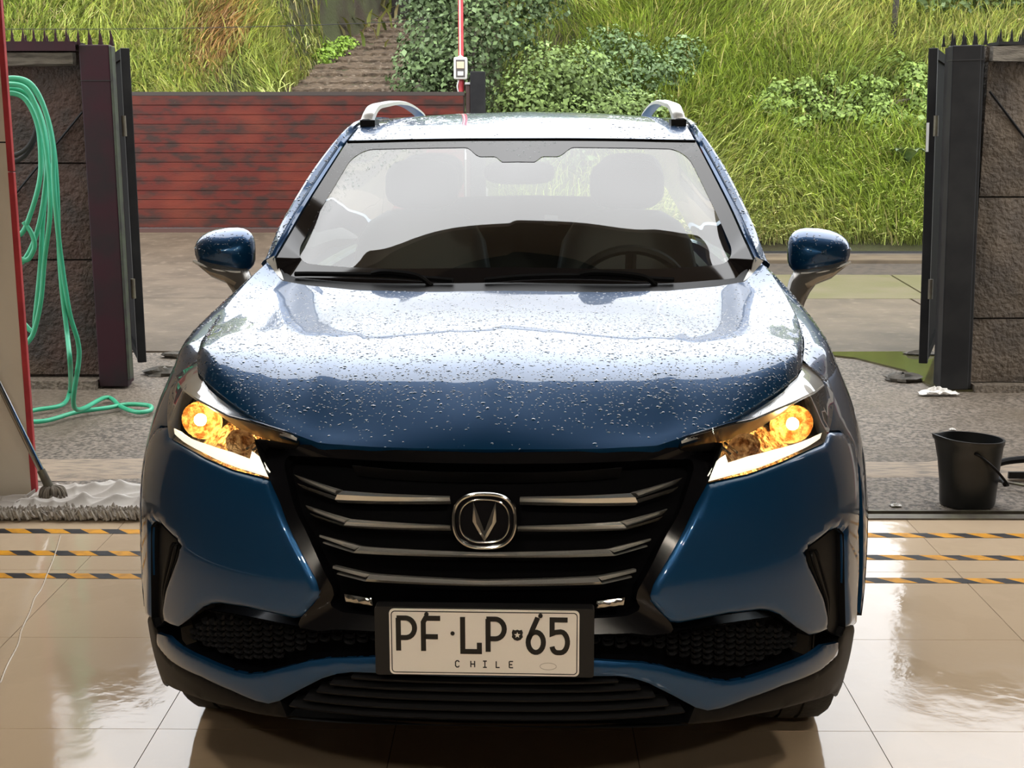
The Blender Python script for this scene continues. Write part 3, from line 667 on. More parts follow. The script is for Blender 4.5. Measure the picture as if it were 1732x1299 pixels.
# windshield pillars running on into the roof side
POUT = spline([(.745, 1.50, 1.146), (.735, 1.53, 1.165), (.7107, 1.60, 1.2451), (.6839, 1.72, 1.3238), (.6506, 1.87, 1.4113), (.6127, 2.02, 1.4882), (.585, 2.12, 1.534), (.586, 2.35, 1.557), (.590, 2.8, 1.566), (.588, 3.3, 1.556), (.565, 3.8, 1.515), (.52, 4.08, 1.465)], 8)
PIN = [np.array(p)+[.006, .002, .002] for p in spline(SEAM, 8)]+[np.array(p)+[.004, 0, -.004] for p in RSIDE[2:]]
PI, PO = resample(PIN, 90), resample(POUT, 90); pv = []
for i in range(90):
    for w, h, o in ((0, -.012, 0), (0, .0, 0), (.26, .004, .0), (.31, .016, .001), (.72, .019, .002), (.95, .013, .003), (1.0, -.03, -.012)):
        p = PI[i]*(1-w)+PO[i]*w; pv.append((p[0]+o, p[1]-h*.4, p[2]+h*.8))
for s in (1, -1):
    fl = (lambda g: g) if s == 1 else mirror
    mk('windshield_pillar', *fl((pv, gridf(90, 7))), M['paint'], car, smooth=30)
    # bright corner filler at the foot of the pillar
    mk('pillar_foot_trim', *fl(strip_g(spline([(.716, 1.425, 1.176), (.700, 1.412, 1.158), (.684, 1.392, 1.143), (.655, 1.35, 1.128)], 6), spline([(.694, 1.432, 1.188), (.680, 1.418, 1.160), (.668, 1.402, 1.143), (.652, 1.36, 1.126)], 6), 20)), M['satin'], car)
    # roof rail: a foot, then a flat bar arching back
    rl = spline([(.540, 2.262, 1.567), (.532, 2.29, 1.596), (.527, 2.36, 1.618), (.522, 2.5, 1.627), (.520, 2.9, 1.640), (.518, 3.3, 1.634), (.508, 3.65, 1.60), (.500, 3.74, 1.565)], 8)
    V = []; nr = len(rl)
    for i, p in enumerate(rl):
        e = min(1, i/10, (nr-1-i)/6); hw = .023; th = .014+.012*(1-e)
        d = np.array(rl[min(i+1, nr-1)])-np.array(rl[max(i-1, 0)]); d /= np.linalg.norm(d); nn = np.array([0, -d[2], d[1]])
        for a, b in ((-hw, -.5), (-hw*.85, .35), (-hw*.5, .6), (hw*.5, .6), (hw*.85, .35), (hw, -.5)):
            V.append(tuple(np.array(p)+[a, 0, 0]+nn*th*b))
    F = [(i*6+k, i*6+(k+1) % 6, (i+1)*6+(k+1) % 6, (i+1)*6+k) for i in range(nr-1) for k in range(6)]+[tuple(range(6)), tuple((nr-1)*6+k for k in range(5, -1, -1))]
    rr = mk('roof_rail', *fl((V, F)), M['satin'], car, smooth=40)
    fx = box('rail_foot', -.026, .026, 2.255, 2.36, 1.552, 1.574, M['trim_black'], rr); fx.location = (s*.535, 0, 0)
    # side glazing
    belt = [np.array(shoulder(y))+[-.004, 0, .002] for y in np.linspace(1.46, 3.95, 40)]
    cant = [np.array(p)+[-.012, 0, -.012] for p in resample(POUT[4:], 40)]
    mk('side_window', *fl(strip_g(belt, cant, 40, 4)), M['sideglass'], car)
    for y0 in (2.40, 3.22):
        bp = []
        for yy in (y0-.04, y0+.04):
            i = int(np.argmin([abs(b[1]-yy) for b in belt])); j = int(np.argmin([abs(c_[1]-yy) for c_ in cant])); bp.append(((belt[i]*np.array([1.005, 1, 1])), cant[j]*np.array([1.01, 1, 1])))
        mk('door_pillar', *fl(([tuple(bp[0][0]), tuple(bp[1][0]), tuple(bp[1][1]), tuple(bp[0][1])], [(0, 1, 2, 3)])), M['gloss_black'], car)
rw = [(-.62, 4.27, 1.10), (0, 4.30, 1.10), (.62, 4.27, 1.10)]; rt = [(-.50, 4.10, 1.485), (0, 4.13, 1.52), (.50, 4.10, 1.485)]
mk('rear_window', *strip_g(spline(rw, 6), spline(rt, 6), 24, 6), M['glass'], car)

# --- door mirrors
def mirror_shape():
    V = []; F = []; n, m_ = 28, 14
    for j in range(m_):
        q = j/(m_-1); yy = -.055+.115*q                 # front skin to the glass at the rear
        k0 = [.0, .40, .62, .76, .86, .92, .965, .99, 1, 1, 1, .985, .965, .94][j]
        for i in range(n):
            a = 2*math.pi*i/n; c, s_ = math.cos(a), math.sin(a); e = 2/3.0
            x = math.copysign(abs(c)**e, c); z = math.copysign(abs(s_)**e, s_)
            hw, hh = .103, .078
            X = hw*x*k0; Z = hh*z*k0
            t = (X+hw)/(2*hw)                            # 0 inboard, 1 outboard
            Z = Z*(1-.10*t**2)+(-.012*t**2 if Z > 0 else .014*t)
            V.append((X, yy+.035*t**2+(.055*max(0, Z/hh)**2 if j < 9 else .055*max(0, Z/hh)**2*max(0, (13-j)/5)), Z))
    F = [(j*n+i, j*n+(i+1) % n, (j+1)*n+(i+1) % n, (j+1)*n+i) for j in range(m_-1) for i in range(n)]+[tuple((m_-1)*n+i for i in range(n))]
    return V, F
for s in (1, -1):
    fl = (lambda g: g) if s == 1 else mirror
    mc = np.array([.969, 1.90, 1.152])
    g = mirror_shape(); V = [tuple(np.array(p)+mc) for p in g[0]]
    mr = mk('door_mirror', *fl((V, g[1])), M['paint'], car, smooth=50)
    # lower shell sweeping in to the stalk
    secs = [((1.045, 1.915, 1.118), .012, .045), ((1.0, 1.905, 1.096), .026, .06), ((.95, 1.90, 1.082), .032, .062), ((.908, 1.885, 1.062), .036, .058), ((.888, 1.85, 1.035), .036, .055), ((.868, 1.80, .995), .034, .05), ((.845, 1.76, .965), .032, .05)]
    V = []
    for (c_, hz, hy) in secs:
        for k in range(12):
            a = 2*math.pi*k/12; V.append((c_[0]+(-.6*hz*math.cos(a) if c_[2] < 1.07 else 0)*1.2, c_[1]+hy*math.sin(a), c_[2]+hz*math.cos(a)))
    F = [(i*12+k, i*12+(k+1) % 12, (i+1)*12+(k+1) % 12, (i+1)*12+k) for i in range(len(secs)-1) for k in range(12)]+[tuple(range(12))]
    mk('mirror_stalk', *fl((V, F)), M['stalk'], mr)
    ln = [(mc[0]-.07+.16*q, mc[1]-.045+.03*q*q-.01*math.sin(q*3), mc[2]-.066+.004+.034*q*q) for q in np.linspace(0, 1, 12)]
    mk('mirror_trim', *fl(tubeg(ln, .006, 6)), M['satin'], mr)

# --- wheels
for s in (1, -1):
    for y in (1.03, 3.60):
        if s == 1 and y == 1.03:
            prof = [(.225, -.10), (.245, -.107), (.29, -.11), (.318, -.104), (.331, -.085), (.335, -.05), (.335, -.03), (.329, -.028), (.329, -.022), (.335, -.02), (.335, .02), (.329, .022), (.329, .028), (.335, .03), (.335, .05), (.331, .085), (.318, .104), (.29, .11), (.245, .107), (.225, .10)]
            t = latheg(prof, 48, 'x')
            wheel = mk('wheel', *t, M['rubber'], car, loc=(.730, 1.03, .335))
            rimp = latheg([(.228, -.1), (.222, .0), (.222, .08), (.228, .1)], 40, 'x')
            spk = []
            for k in range(5):
                a = 2*math.pi*k/5; R_ = lambda r, w, x: (x, r*math.cos(a)-w*math.sin(a), r*math.sin(a)+w*math.cos(a))
                spk.append(([R_(.03, -.03, .075), R_(.03, .03, .075), R_(.225, .022, .085), R_(.225, -.022, .085), R_(.03, -.03, .04), R_(.03, .03, .04), R_(.225, .022, .06), R_(.225, -.022, .06)], [(0, 1, 2, 3), (4, 5, 6, 7), (0, 1, 5, 4), (1, 2, 6, 5), (2, 3, 7, 6), (3, 0, 4, 7)]))
            rim = mk('rim', *join(rimp, latheg([(0, .085), (.04, .082), (.05, .06)], 20, 'x'), *spk), M['rim'], wheel)
            disc_ = mk('brake_disc', *latheg([(0, .0), (.15, .0), (.15, .02), (0, .02)], 30, 'x'), M['chrome'], wheel)
        else:
            w2 = wheel.copy(); COL.objects.link(w2); w2.location = (s*.730, y, .335)
            if s == -1: w2.rotation_euler = (0, 0, math.pi)
            for ch in (rim, disc_):
                c_ = ch.copy(); COL.objects.link(c_); c_.parent = w2

# --- cabin
dash = []
for q in np.linspace(-1, 1, 30):
    x = q*.66; y0 = 1.26+.24*abs(q)**2.2
    hump = .035*math.exp(-((x-.36)/.17)**2)
    dash.append([(x, y0+.08, 1.075), (x, y0+.10, 1.085+hump*.2), (x, 1.62, 1.060+hump), (x, 1.80, 1.035+hump), (x, 1.86, .98), (x, 1.84, .72)])
mk('dashboard', [tuple(p) for r in dash for p in r], gridf(30, 6), M['interior'], car, smooth=40)
for z0, y0 in ((1.098, 1.32), ):
    mk('defroster_vent', *tubeg([(q*.5, y0+.16*abs(q)**2.2, z0) for q in np.linspace(-1, 1, 20)], .008, 6), M['trim_dark'], car)
swc = Vector((.36, 1.93, 1.00)); tilt = Matrix.Rotation(math.radians(-65), 3, 'X')
ringp = [tuple(swc+tilt @ Vector((.185*math.cos(a), .185*math.sin(a), 0))) for a in np.linspace(0, 2*math.pi, 40)[:-1]]
sw = mk('steering_wheel', *tubeg(ringp, .016, 8, closed=True), M['interior'], car)
hub = [tuple(swc+tilt @ Vector(p)) for p in latheg([(0, .03), (.06, .025), (.075, 0), (.06, -.02)], 20)[0]]
mk('wheel_hub', hub, latheg([(0, .03), (.06, .025), (.075, 0), (.06, -.02)], 20)[1], M['interior'], sw)
mk('wheel_spoke', *join(*[tubeg([swc, swc+tilt @ Vector((.18*math.cos(a), .18*math.sin(a), 0))], .018, 6) for a in (0, math.pi, -math.pi/2)]), M['interior'], sw)
def cushion(w, d, h, n=10, e=3.2):
    V = []; F = []
    m_ = 14
    for j in range(n):
        f = math.pi*j/(n-1)-math.pi/2; cz, cr = math.sin(f), math.cos(f)
        cz = math.copysign(abs(cz)**(2/e), cz); cr = abs(cr)**(2/e)
        for i in range(m_):
            a = 2*math.pi*i/m_; c_, s_ = math.cos(a), math.sin(a)
            V.append((w*math.copysign(abs(c_)**(2/e), c_)*cr, d*math.copysign(abs(s_)**(2/e), s_)*cr, h*cz))
    F = [(j*m_+i, j*m_+(i+1) % m_, (j+1)*m_+(i+1) % m_, (j+1)*m_+i) for j in range(n-1) for i in range(m_)]
    return V, F
def seat(x, y, w, wide=False):
    rot = Matrix.Rotation(math.radians(-14), 3, 'X')
    c0 = cushion(w, .09, .34); V = [tuple(rot @ Vector(p)+Vector((x, y, .93))) for p in c0[0]]
    st = mk('car_seat', V, c0[1], M['seatcloth'], car, smooth=60)
    c1 = cushion(w, .27, .09); mk('seat_cushion', [tuple(Vector(p)+Vector((x, y-.28, .58))) for p in c1[0]], c1[1], M['seatcloth'], st, smooth=60)
    for hx in ([x] if not wide else [x-.42, x+.42]):
        c2 = cushion(.135, .055, .09); mk('headrest', [tuple(rot @ Vector(p)+Vector((hx, y+.10, 1.345))) for p in c2[0]], c2[1], M['seatcloth'], st, smooth=60)
seat(-.37, 2.35, .255); seat(.37, 2.35, .255); seat(0, 3.22, .62, True)
rm = cushion(.115, .02, .038); mk('rear_view_mirror', [tuple(Vector(p)+Vector((0, 1.97, 1.405))) for p in rm[0]], rm[1], M['trim_black'], car, smooth=60)
mk('cabin_floor', *join(boxg(-.70, .70, 1.3, 4.1, .32, .36), boxg(-.74, -.70, 1.55, 3.9, .36, .98), boxg(.70, .74, 1.55, 3.9, .36, .98), boxg(-.66, .66, 1.1, 1.2, .36, 1.07)), M['interior'], car, smooth=0)

# --- rain beads standing on the panels
dome = [(math.cos(2*math.pi*k/7), math.sin(2*math.pi*k/7), 0) for k in range(7)]+[(.66*math.cos(2*math.pi*k/7+.4), .66*math.sin(2*math.pi*k/7+.4), .62) for k in range(7)]+[(0, 0, .95)]
domef = [(k, (k+1) % 7, 7+k) for k in range(7)]+[((k+1) % 7, 7+(k+1) % 7, 7+k) for k in range(7)]+[(7+k, 7+(k+1) % 7, 14) for k in range(7)]
dome = np.array(dome); domef = np.array(domef)
def beads(name, P, N, R, mat, parent, flat=.30):
    n = len(P); N = N/np.linalg.norm(N, axis=1, keepdims=True); N[N[:, 2] < 0] *= -1
    a = rng.normal(size=(n, 3)); X = np.cross(N, a); X /= np.linalg.norm(X, axis=1, keepdims=True); Y = np.cross(N, X)
    el = rng.uniform(.65, 1.5, n)
    D = dome[None]*R[:, None, None]; jit = 1+rng.uniform(-.18, .18, (n, 15, 1))
    V = P[:, None]+(X[:, None]*(D[..., :1]*el[:, None, None])+Y[:, None]*(D[..., 1:2]/el[:, None, None]))*jit+N[:, None]*D[..., 2:]*flat
    F = (domef[None]+(np.arange(n)*15)[:, None, None]).reshape(-1, 3)
    return big(name, V.reshape(-1, 3), F, mat, parent, kind='stuff')
def scatter_grid(Gd, n, dens=None):
    du = np.gradient(Gd, axis=0); dv = np.gradient(Gd, axis=1); NN = np.cross(du, dv); A = np.linalg.norm(NN, axis=2)
    if dens is not None: A = A*dens(Gd)
    p = (A/A.sum()).ravel(); k = rng.choice(len(p), n, p=p); i, j = np.unravel_index(k, A.shape)
    fi, fj = rng.uniform(-.5, .5, n), rng.uniform(-.5, .5, n)
    i2, j2 = np.clip(i+fi, 0, Gd.shape[0]-1.001), np.clip(j+fj, 0, Gd.shape[1]-1.001); a, b = i2.astype(int), j2.astype(int); fa, fb = (i2-a)[:, None], (j2-b)[:, None]
    P = (Gd[a, b]*(1-fa)+Gd[a+1, b]*fa)*(1-fb)+(Gd[a, b+1]*(1-fa)+Gd[a+1, b+1]*fa)*fb
    return P, NN[i, j]/(np.linalg.norm(NN[i, j], axis=1, keepdims=True)+1e-12)
P, N_ = scatter_grid(HG, 15000, lambda g: np.where(g[..., 1] > .95-.0*g[..., 0], .35, 1.0)*np.clip((g[..., 1]-.16)/.2, .06, 1))
beads('raindrops', P, N_, np.exp(rng.normal(math.log(.0016), .44, len(P))).clip(.0007, .0044), M['drop'], hood)
P, N_ = scatter_grid(RF, 1300, lambda g: np.where(np.abs(g[..., 0]) > .30, 1.2, .12)*(g[..., 1] < 2.6))
beads('raindrops', P, N_, np.exp(rng.normal(math.log(.0024), .45, len(P))).clip(.001, .006), M['drop'], roof)
WGd = np.array(wp).reshape(40, 8, 3)
for s in (1, -1):
    Gm = WGd*[s, 1, 1]; P, N_ = scatter_grid(Gm, 500); fo = [o for o in car.children if o.name.startswith('front_fender')][0 if s == 1 else 1]
    beads('raindrops', P, N_, np.exp(rng.normal(math.log(.0024), .4, len(P))).clip(.001, .005), M['drop'], fo)
    Gp = np.array(pv).reshape(90, 7, 3)[:46, 3:6]*[s, 1, 1]; P, N_ = scatter_grid(Gp, 350); fo = [o for o in car.children if o.name.startswith('windshield_pillar')][0 if s == 1 else 1]
    beads('raindrops', P, N_, np.exp(rng.normal(math.log(.0024), .4, len(P))).clip(.001, .005), M['drop'], fo)
    # beads on the mirror caps
    mo = [o for o in car.children if o.name.startswith('door_mirror')][0 if s == 1 else 1]
    vs = np.array([v.co[:] for v in mo.data.vertices]); ns = np.array([v.normal[:] for v in mo.data.vertices]); ok = np.where((vs[:, 1] < 1.93) & (vs[:, 2] > 1.13))[0]
    k = rng.choice(ok, 160); jt = rng.uniform(-.008, .008, (160, 3)); jt -= (jt*ns[k]).sum(1, keepdims=True)*ns[k]
    nn = ns[k].copy(); P = vs[k]+jt; n = len(P)
    beads('raindrops', P, np.where(nn[:, 2:3] < 0, nn*1, nn), np.full(n, .0022), M['drop'], mo)
# beads left on the unswept parts of the windshield
UV = rng.uniform([-.99, .03], [.99, .99], (5200, 2))
def swept(u, v): 
    x, z = u, v*.62
    return (math.hypot((x+.30)*.92, z) < .60 and u < .25) or (math.hypot((x-.50)*.92, z) < .66 and u > -.22)
UV = np.array([q for q in UV if not swept(*q)])[:2400]
P = np.array([WP(u, v, .0018) for u, v in UV]); N_ = np.array([WP(u, v, 1.0)-WP(u, v, 0) for u, v in UV])
M['glassdrop'] = thin_glass('raindrop_on_glass', (.9, .93, .92), ior=1.33, twice=1.5)
beads('raindrops', P, N_, np.exp(rng.normal(math.log(.0017), .35, len(P))).clip(.0008, .004), M['glassdrop'], wind, flat=.5)

# ================================================================== SETTING
# ------------------------------------------------------------------ wash bay
M['wallpaint'] = pm('cream_wall', (.76, .69, .58), .5, c2=(.70, .62, .51), scale=2.5, bump=(30, .05))
M['wallback'] = pm('dark_wall', (.075, .062, .05), .7)
M['ceilpaint'] = pm('dark_ceiling', (.030, .032, .033), .8)
M['redpaint'] = pm('red_trim', (.52, .045, .055), .42, c2=(.40, .03, .04), scale=9)
M['grout'] = pm('grout', (.14, .10, .07), .6)
M['tile'] = pm('porcelain_tile', (.68, .52, .355), .10, spec=.75, c2=(.66, .505, .345), scale=2.6, lo=.50, hi=.525, detail=9, bump=(7, .10, .02), r2=.012)
M['film'] = None
M['steel'] = pm('dirty_steel', (.10, .085, .065), .5, metal=.4, c2=(.16, .15, .10), scale=14)
S_ = .6255; X0T, Y0T = -1.5825, 3.227
gr = struct(box('floor', -4.5, 5.0, -6.4, 5.104, -.06, -.002, M['grout']))
tv, tf = boxg(.0012, S_-.0012, .0012, S_-.0012, -.02, 0.0)
tme = None
for i in range(-5, 11):
    for j in range(-8, 3):
        x = X0T+i*S_; y = Y0T+j*S_
        if x < -4.4 or x > 4.6: continue
        if tme is None:
            o = mk('tile', tv, tf, M['tile'], gr, smooth=0); tme = o.data
        else:
            o = bpy.data.objects.new('tile', tme); COL.objects.link(o); o.parent = gr
        o.location = (x, y, 0)
# hazard tapes stuck across the tiles
M['tapey'] = pm('tape_yellow', (.80, .36, .012), .5, spec=.15, c2=(.55, .25, .03), scale=20)
M['tapek'] = pm('tape_black', (.018, .016, .018), .5, spec=.15, c2=(.04, .035, .035), scale=20)
for (y0, y1, ph, which) in ((4.884, 4.940, .05, 'next to the threshold'), (4.620, 4.674, .09, 'middle of the three'), (4.373, 4.425, .02, 'nearest the camera')):
    tp = thing('hazard_tape', 'yellow and black striped tape across the tiles, '+which, 'floor tape', (0, 0, 0), group='hazard tapes on the floor')
    Vy, Fy, Vk, Fk = [], [], [], []; x = -4.3+ph; sk = .027
    tilt = lambda x: -.0085*x
    while x < 4.7:
        for w, V, F in ((.078, Vy, Fy), (.072, Vk, Fk)):
            n = len(V); V += [(x-sk, y1+tilt(x), .0012), (x-sk+w, y1+tilt(x), .0012), (x+sk+w-sk*.0, y0+tilt(x), .0012), (x+sk, y0+tilt(x), .0012)]; F.append((n, n+3, n+2, n+1)); x += w
    mk('yellow_stripes', Vy, Fy, M['tapey'], tp, smooth=0, kind='stuff'); mk('black_stripes', Vk, Fk, M['tapek'], tp, smooth=0, kind='stuff')
# shell
OPEN_L, OPEN_R, LZ = -2.055, 2.95, 4.1
wf = struct(mk('wall_front', *join(boxg(-4.5, OPEN_L-.024, 5.40, 5.414, 0, 1.482), boxg(-4.5, OPEN_L-.024, 5.40, 5.414, 1.488, 4.8), boxg(-4.5, OPEN_L-.15, 5.414, 5.62, 0, 4.0), boxg(OPEN_R+.024, 5.0, 5.40, 5.62, 0, 4.0), boxg(OPEN_L-.024, OPEN_R+.024, 5.40, 5.43, LZ, 4.8)), M['wallpaint'], smooth=0))
for x0, x1 in ((OPEN_L-.024, OPEN_L), (OPEN_R, OPEN_R+.024)):
    box('jamb_trim', x0, x1, 5.392, 5.416, 0, 1.366, M['redpaint'], wf, bev=.003); box('jamb_trim', x0, x1, 5.392, 5.416, 1.369, LZ, M['redpaint'], wf, bev=.003)
box('panel_joint', -4.5, OPEN_L-.025, 5.4025, 5.406, 1.481, 1.489, M['trim_black'], wf)
struct(box('wall_left', -4.62, -4.5, -6.4, 5.62, 0, 4.8, M['wallback'])); struct(box('wall_right', 5.0, 5.12, -6.4, 5.62, 0, 4.8, M['wallback'])); struct(box('wall_back', -4.62, 5.12, -6.52, -6.4, 0, 4.8, M['wallback']))
struct(box('ceiling', -4.62, 5.12, -6.52, 5.62, 4.7, 4.82, M['ceilpaint']))
th = struct(mk('trim_1', *join(boxg(-2.06, 2.95, 5.104, 5.165, -.03, .006)), M['steel'], smooth=0))
box('threshold_shadow', -2.06, 2.95, 5.165, 5.235, -.045, -.018, M['trim_black'], th); box('threshold_edge', -2.06, 2.95, 5.225, 5.24, -.03, .001, M['steel'], th)  # black strip stands in for the shadow at the sill's step
M['lampglow'] = pm('lamp_diffuser', (1, 1, 1), .5, emit=(1., .89, .74), estr=310)
for k, (x, y, d) in enumerate(((-1.3, -.9, 'over the left of the bay, near the camera'), (1.7, -.9, 'over the right of the bay, near the camera'), (-1.3, -3.9, 'over the left of the bay, at the back'), (1.7, -3.9, 'over the right of the bay, at the back'))):
    lp = thing('ceiling_lamp', 'square warm ceiling lamp '+d, 'lamp', (x, y, 4.7), group='bay ceiling lamps')
    box('lamp_body', -.16, .16, -.16, .16, -.05, 0, M['satin'], lp); box('diffuser', -.14, .14, -.14, .14, -.058, -.05, M['lampglow'], lp)

wt = mk('water_trail', *tubeg(spline([(-1.785, 4.9, 0.001), (-1.717, 4.631, 0.001), (-1.675, 4.437, 0.001), (-1.642, 4.287, 0.001), (-1.631, 4.19, 0.001), (-1.601, 4.065, 0.001), (-1.571, 3.912, 0.001), (-1.538, 3.793, 0.001), (-1.511, 3.637, 0.001), (-1.483, 3.512, 0.001)], 10), [.0016+.0022*abs(math.sin(k*1.7)) for k in range(91)], 6), pm('clear_water', (.62, .50, .36), .02, spec=.7), smooth=180)
wt.scale = (1, 1, .5); tag(wt, 'thin wavy trail of water across the tiles left of the car', 'water')
# ------------------------------------------------------------------ yard and road
def nz2(x, y, s, seed=0):
    r = np.random.default_rng(seed); o = 0; x = np.asarray(x, float); y = np.asarray(y, float)
    for k in range(7):
        a = r.uniform(0, 2*math.pi); f = s*r.uniform(.5, 1.8); o = o+np.sin((x*math.cos(a)+y*math.sin(a))*f+r.uniform(0, 6.28))
    return o/7*1.6
def slabmesh(name, x0, x1, y0, y1, nx, ny, zf, mat, kind='structure', parent=None):
    xs = np.linspace(x0, x1, nx); ys = np.linspace(y0, y1, ny); X, Y = np.meshgrid(xs, ys, indexing='ij'); Z = zf(X, Y)
    V = np.stack([X, Y, Z], -1).reshape(-1, 3)
    I = np.arange(nx*ny).reshape(nx, ny); F = np.stack([I[:-1, :-1], I[1:, :-1], I[1:, 1:], I[:-1, 1:]], -1).reshape(-1, 4)
    return big(name, V, F, mat, parent, kind=kind)
M['rough'] = pm('wet_rough_concrete', (.215, .18, .145), .55, spec=.25, c2=(.07, .058, .047), scale=48, lo=.40, hi=.60, detail=4, c3=(.12, .095, .068), scale3=.9, lo3=.45, hi3=.68, bump=(60, 1.0, .012))
M['mortar'] = pm('worn_mortar', (0.270, 0.206, 0.143), .6, c2=(0.128, 0.101, 0.075), scale=9, lo=.45, hi=.65, stretch=(1, 4, 1), bump=(60, .6, .006))
M['slab'] = pm('wet_yard_slab', (.104, .080, .056), .5, spec=.18, c2=(.070, .054, .038), scale=2.2, lo=.4, hi=.65, c3=(.135, .106, .076), scale3=9, lo3=.55, hi3=.72, bump=(30, .3, .008))
M['moss'] = pm('mossy_slab', (.098, .090, .038), .5, spec=.18, c2=(.118, .10, .056), scale=2.2, bump=(30, .3, .008))
M['asphalt'] = pm('gutter_asphalt', (.075, .062, .050), .8, spec=.08, c2=(0.052, 0.045, 0.038), scale=12, bump=(60, .5, .006))
M['kerb'] = pm('kerb_concrete', (.125, .098, .066), .7, spec=.08, c2=(.09, .07, .05), scale=3)
def zr(X, Y): return -.012+.006*nz2(X, Y, 3, 1)*np.clip((Y-5.3)/.3, 0, 1)
struct(slabmesh('ground', -8, 9, 5.24, 9.05, 120, 60, zr, M['rough']))
struct(slabmesh('trim_2', -3.2, 4.2, 5.72, 6.10, 140, 14, lambda X, Y: -.008+.008*np.clip(1-np.abs((Y-5.91)/.19)**4, 0, 1)+.005*nz2(X, Y*2, 5, 4)-.012*(np.abs(Y-5.91)/.19 > .8+.25*nz2(X, Y, 6, 9)), M['mortar']))
sl = struct(box('street', -14, 14, 9.05, 13.75, -.10, -.018, M['asphalt']))
# cast slabs of the road apron, each a piece
xs = [-14, -9.2, -5.6, -2.35, .55, 3.35, 6.6, 14]
for (y0, y1, mt) in ((9.06, 11.86, 'slab'), (11.875, 13.76, 'moss')):
    for a, b in zip(xs[:-1], xs[1:]):
        m_ = M['moss'] if (mt == 'moss' and a > -1) else M['slab']
        sk = .12*(y0-9)
        v = [(a+.012+sk, y0, -.03), (b-.012+sk, y0, -.03), (b-.012+sk+.15, y1, -.03), (a+.012+sk+.15, y1, -.03)]
        mk('concrete_slab', v+[(x, y, 0.0-.004) for x, y, z in v], [(4, 5, 6, 7), (0, 1, 5, 4), (1, 2, 6, 5), (2, 3, 7, 6), (3, 0, 4, 7)], m_, sl, smooth=0)
struct(box('gutter', -.3, 14, 13.75, 15.1, -.09, -.03, M['asphalt']))
struct(box('kerb', -.3, 14, 15.1, 15.86, -.09, .02, M['kerb'], bev=.015))
# ramp rising to the wooden gate
rv = slabmesh('driveway', -14, -.3, 13.75, 16.62, 60, 30, lambda X, Y: -.004+.205*np.clip((Y-13.75)/2.55, 0, 1)**1.15+.004*nz2(X, Y, 2.2, 3), M['slab']); struct(rv)
struct(box('ground_base', -40, 40, 5.0, 60, -.4, -.12, M['asphalt']))
# puddle and broken edge beside the right gate post
M['puddle'] = pm('green_puddle', (.075, .068, .030), .10, spec=.35, c2=(.055, .052, .026), scale=5)
pud = [(1.95, 9.02), (2.25, 8.80), (2.46, 8.35), (2.47, 7.72), (2.80, 7.70), (2.86, 8.30), (2.75, 8.72), (3.05, 9.0), (2.6, 9.04)]
tag(mk('puddle', [(x, y, .004) for x, y in pud]+[(x, y, -.012) for x, y in pud], [tuple(range(9))]+[(k, (k+1) % 9, 9+(k+1) % 9, 9+k) for k in range(9)], M['puddle'], smooth=0), 'shallow green puddle in the broken concrete by the right gate post', 'puddle')
def lump(name, c, sx, sy, sz, mat, seed=0, n=12, m=8, parent=None, rough=.25):
    r = np.random.default_rng(seed); V = []; F = []
    for j in range(m):
        th_ = math.pi*j/(m-1)
        for i in range(n):
            a = 2*math.pi*i/n; k = 1+rough*r.uniform(-1, 1)
            V.append((c[0]+sx*math.sin(th_)*math.cos(a)*k, c[1]+sy*math.sin(th_)*math.sin(a)*k, c[2]+sz*math.cos(th_)*k))
    F = [(j*n+i, (j+1)*n+i, (j+1)*n+(i+1) % n, j*n+(i+1) % n) for j in range(m-1) for i in range(n)]
    return mk(name, V, F, mat, parent, smooth=30)
M['rubble'] = pm('rubble', (0.080, 0.068, 0.052), .7, c2=(0.040, 0.036, 0.028), scale=20, bump=(50, .6, .01))
for c, sx, sy, sz, d in (((2.36, 8.06, .005), .11, .09, .035, 'dark broken concrete lump at the puddle edge, nearer to the car'), ((2.74, 8.92, .005), .13, .05, .03, 'flat dark broken slab edge at the far side of the puddle'), ((-2.27, 8.25, .0), .13, .09, .035, 'broken concrete chunk by the foot of the left gate leaf'), ((-2.30, 8.85, .0), .16, .06, .03, 'broken slab edge farther behind the left gate leaf')):
    tag(lump('rubble_lump', c, sx, sy, sz, M['rubble'], int(c[1]*100)), d, 'rubble')

# ------------------------------------------------------------------ boundary walls with steel gate posts
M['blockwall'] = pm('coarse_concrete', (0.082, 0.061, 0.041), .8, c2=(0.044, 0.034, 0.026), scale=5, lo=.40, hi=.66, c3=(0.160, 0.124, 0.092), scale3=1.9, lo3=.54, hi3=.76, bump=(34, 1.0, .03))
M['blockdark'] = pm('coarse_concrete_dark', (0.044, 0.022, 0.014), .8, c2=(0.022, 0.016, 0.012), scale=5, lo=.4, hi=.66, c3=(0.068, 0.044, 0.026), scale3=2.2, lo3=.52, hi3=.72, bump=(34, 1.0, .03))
M['maroon'] = pm('maroon_steel', (.030, .009, .014), .5, spec=.18, c2=(.018, .012, .014), scale=4, bump=(9, .1))
M['blacksteel'] = pm('black_steel', (.010, .010, .011), .5, spec=.2, c2=(.018, .018, .018), scale=5, bump=(12, .1))
M['oldwood'] = pm('weathered_timber', (0.165, 0.143, 0.112), .8, c2=(0.068, 0.056, 0.041), scale=8, stretch=(1, 6, 6), bump=(40, .8, .01))
M['mossstrip'] = pm('mossy_steel', (.035, .045, .025), .6, c2=(.02, .02, .018), scale=12)
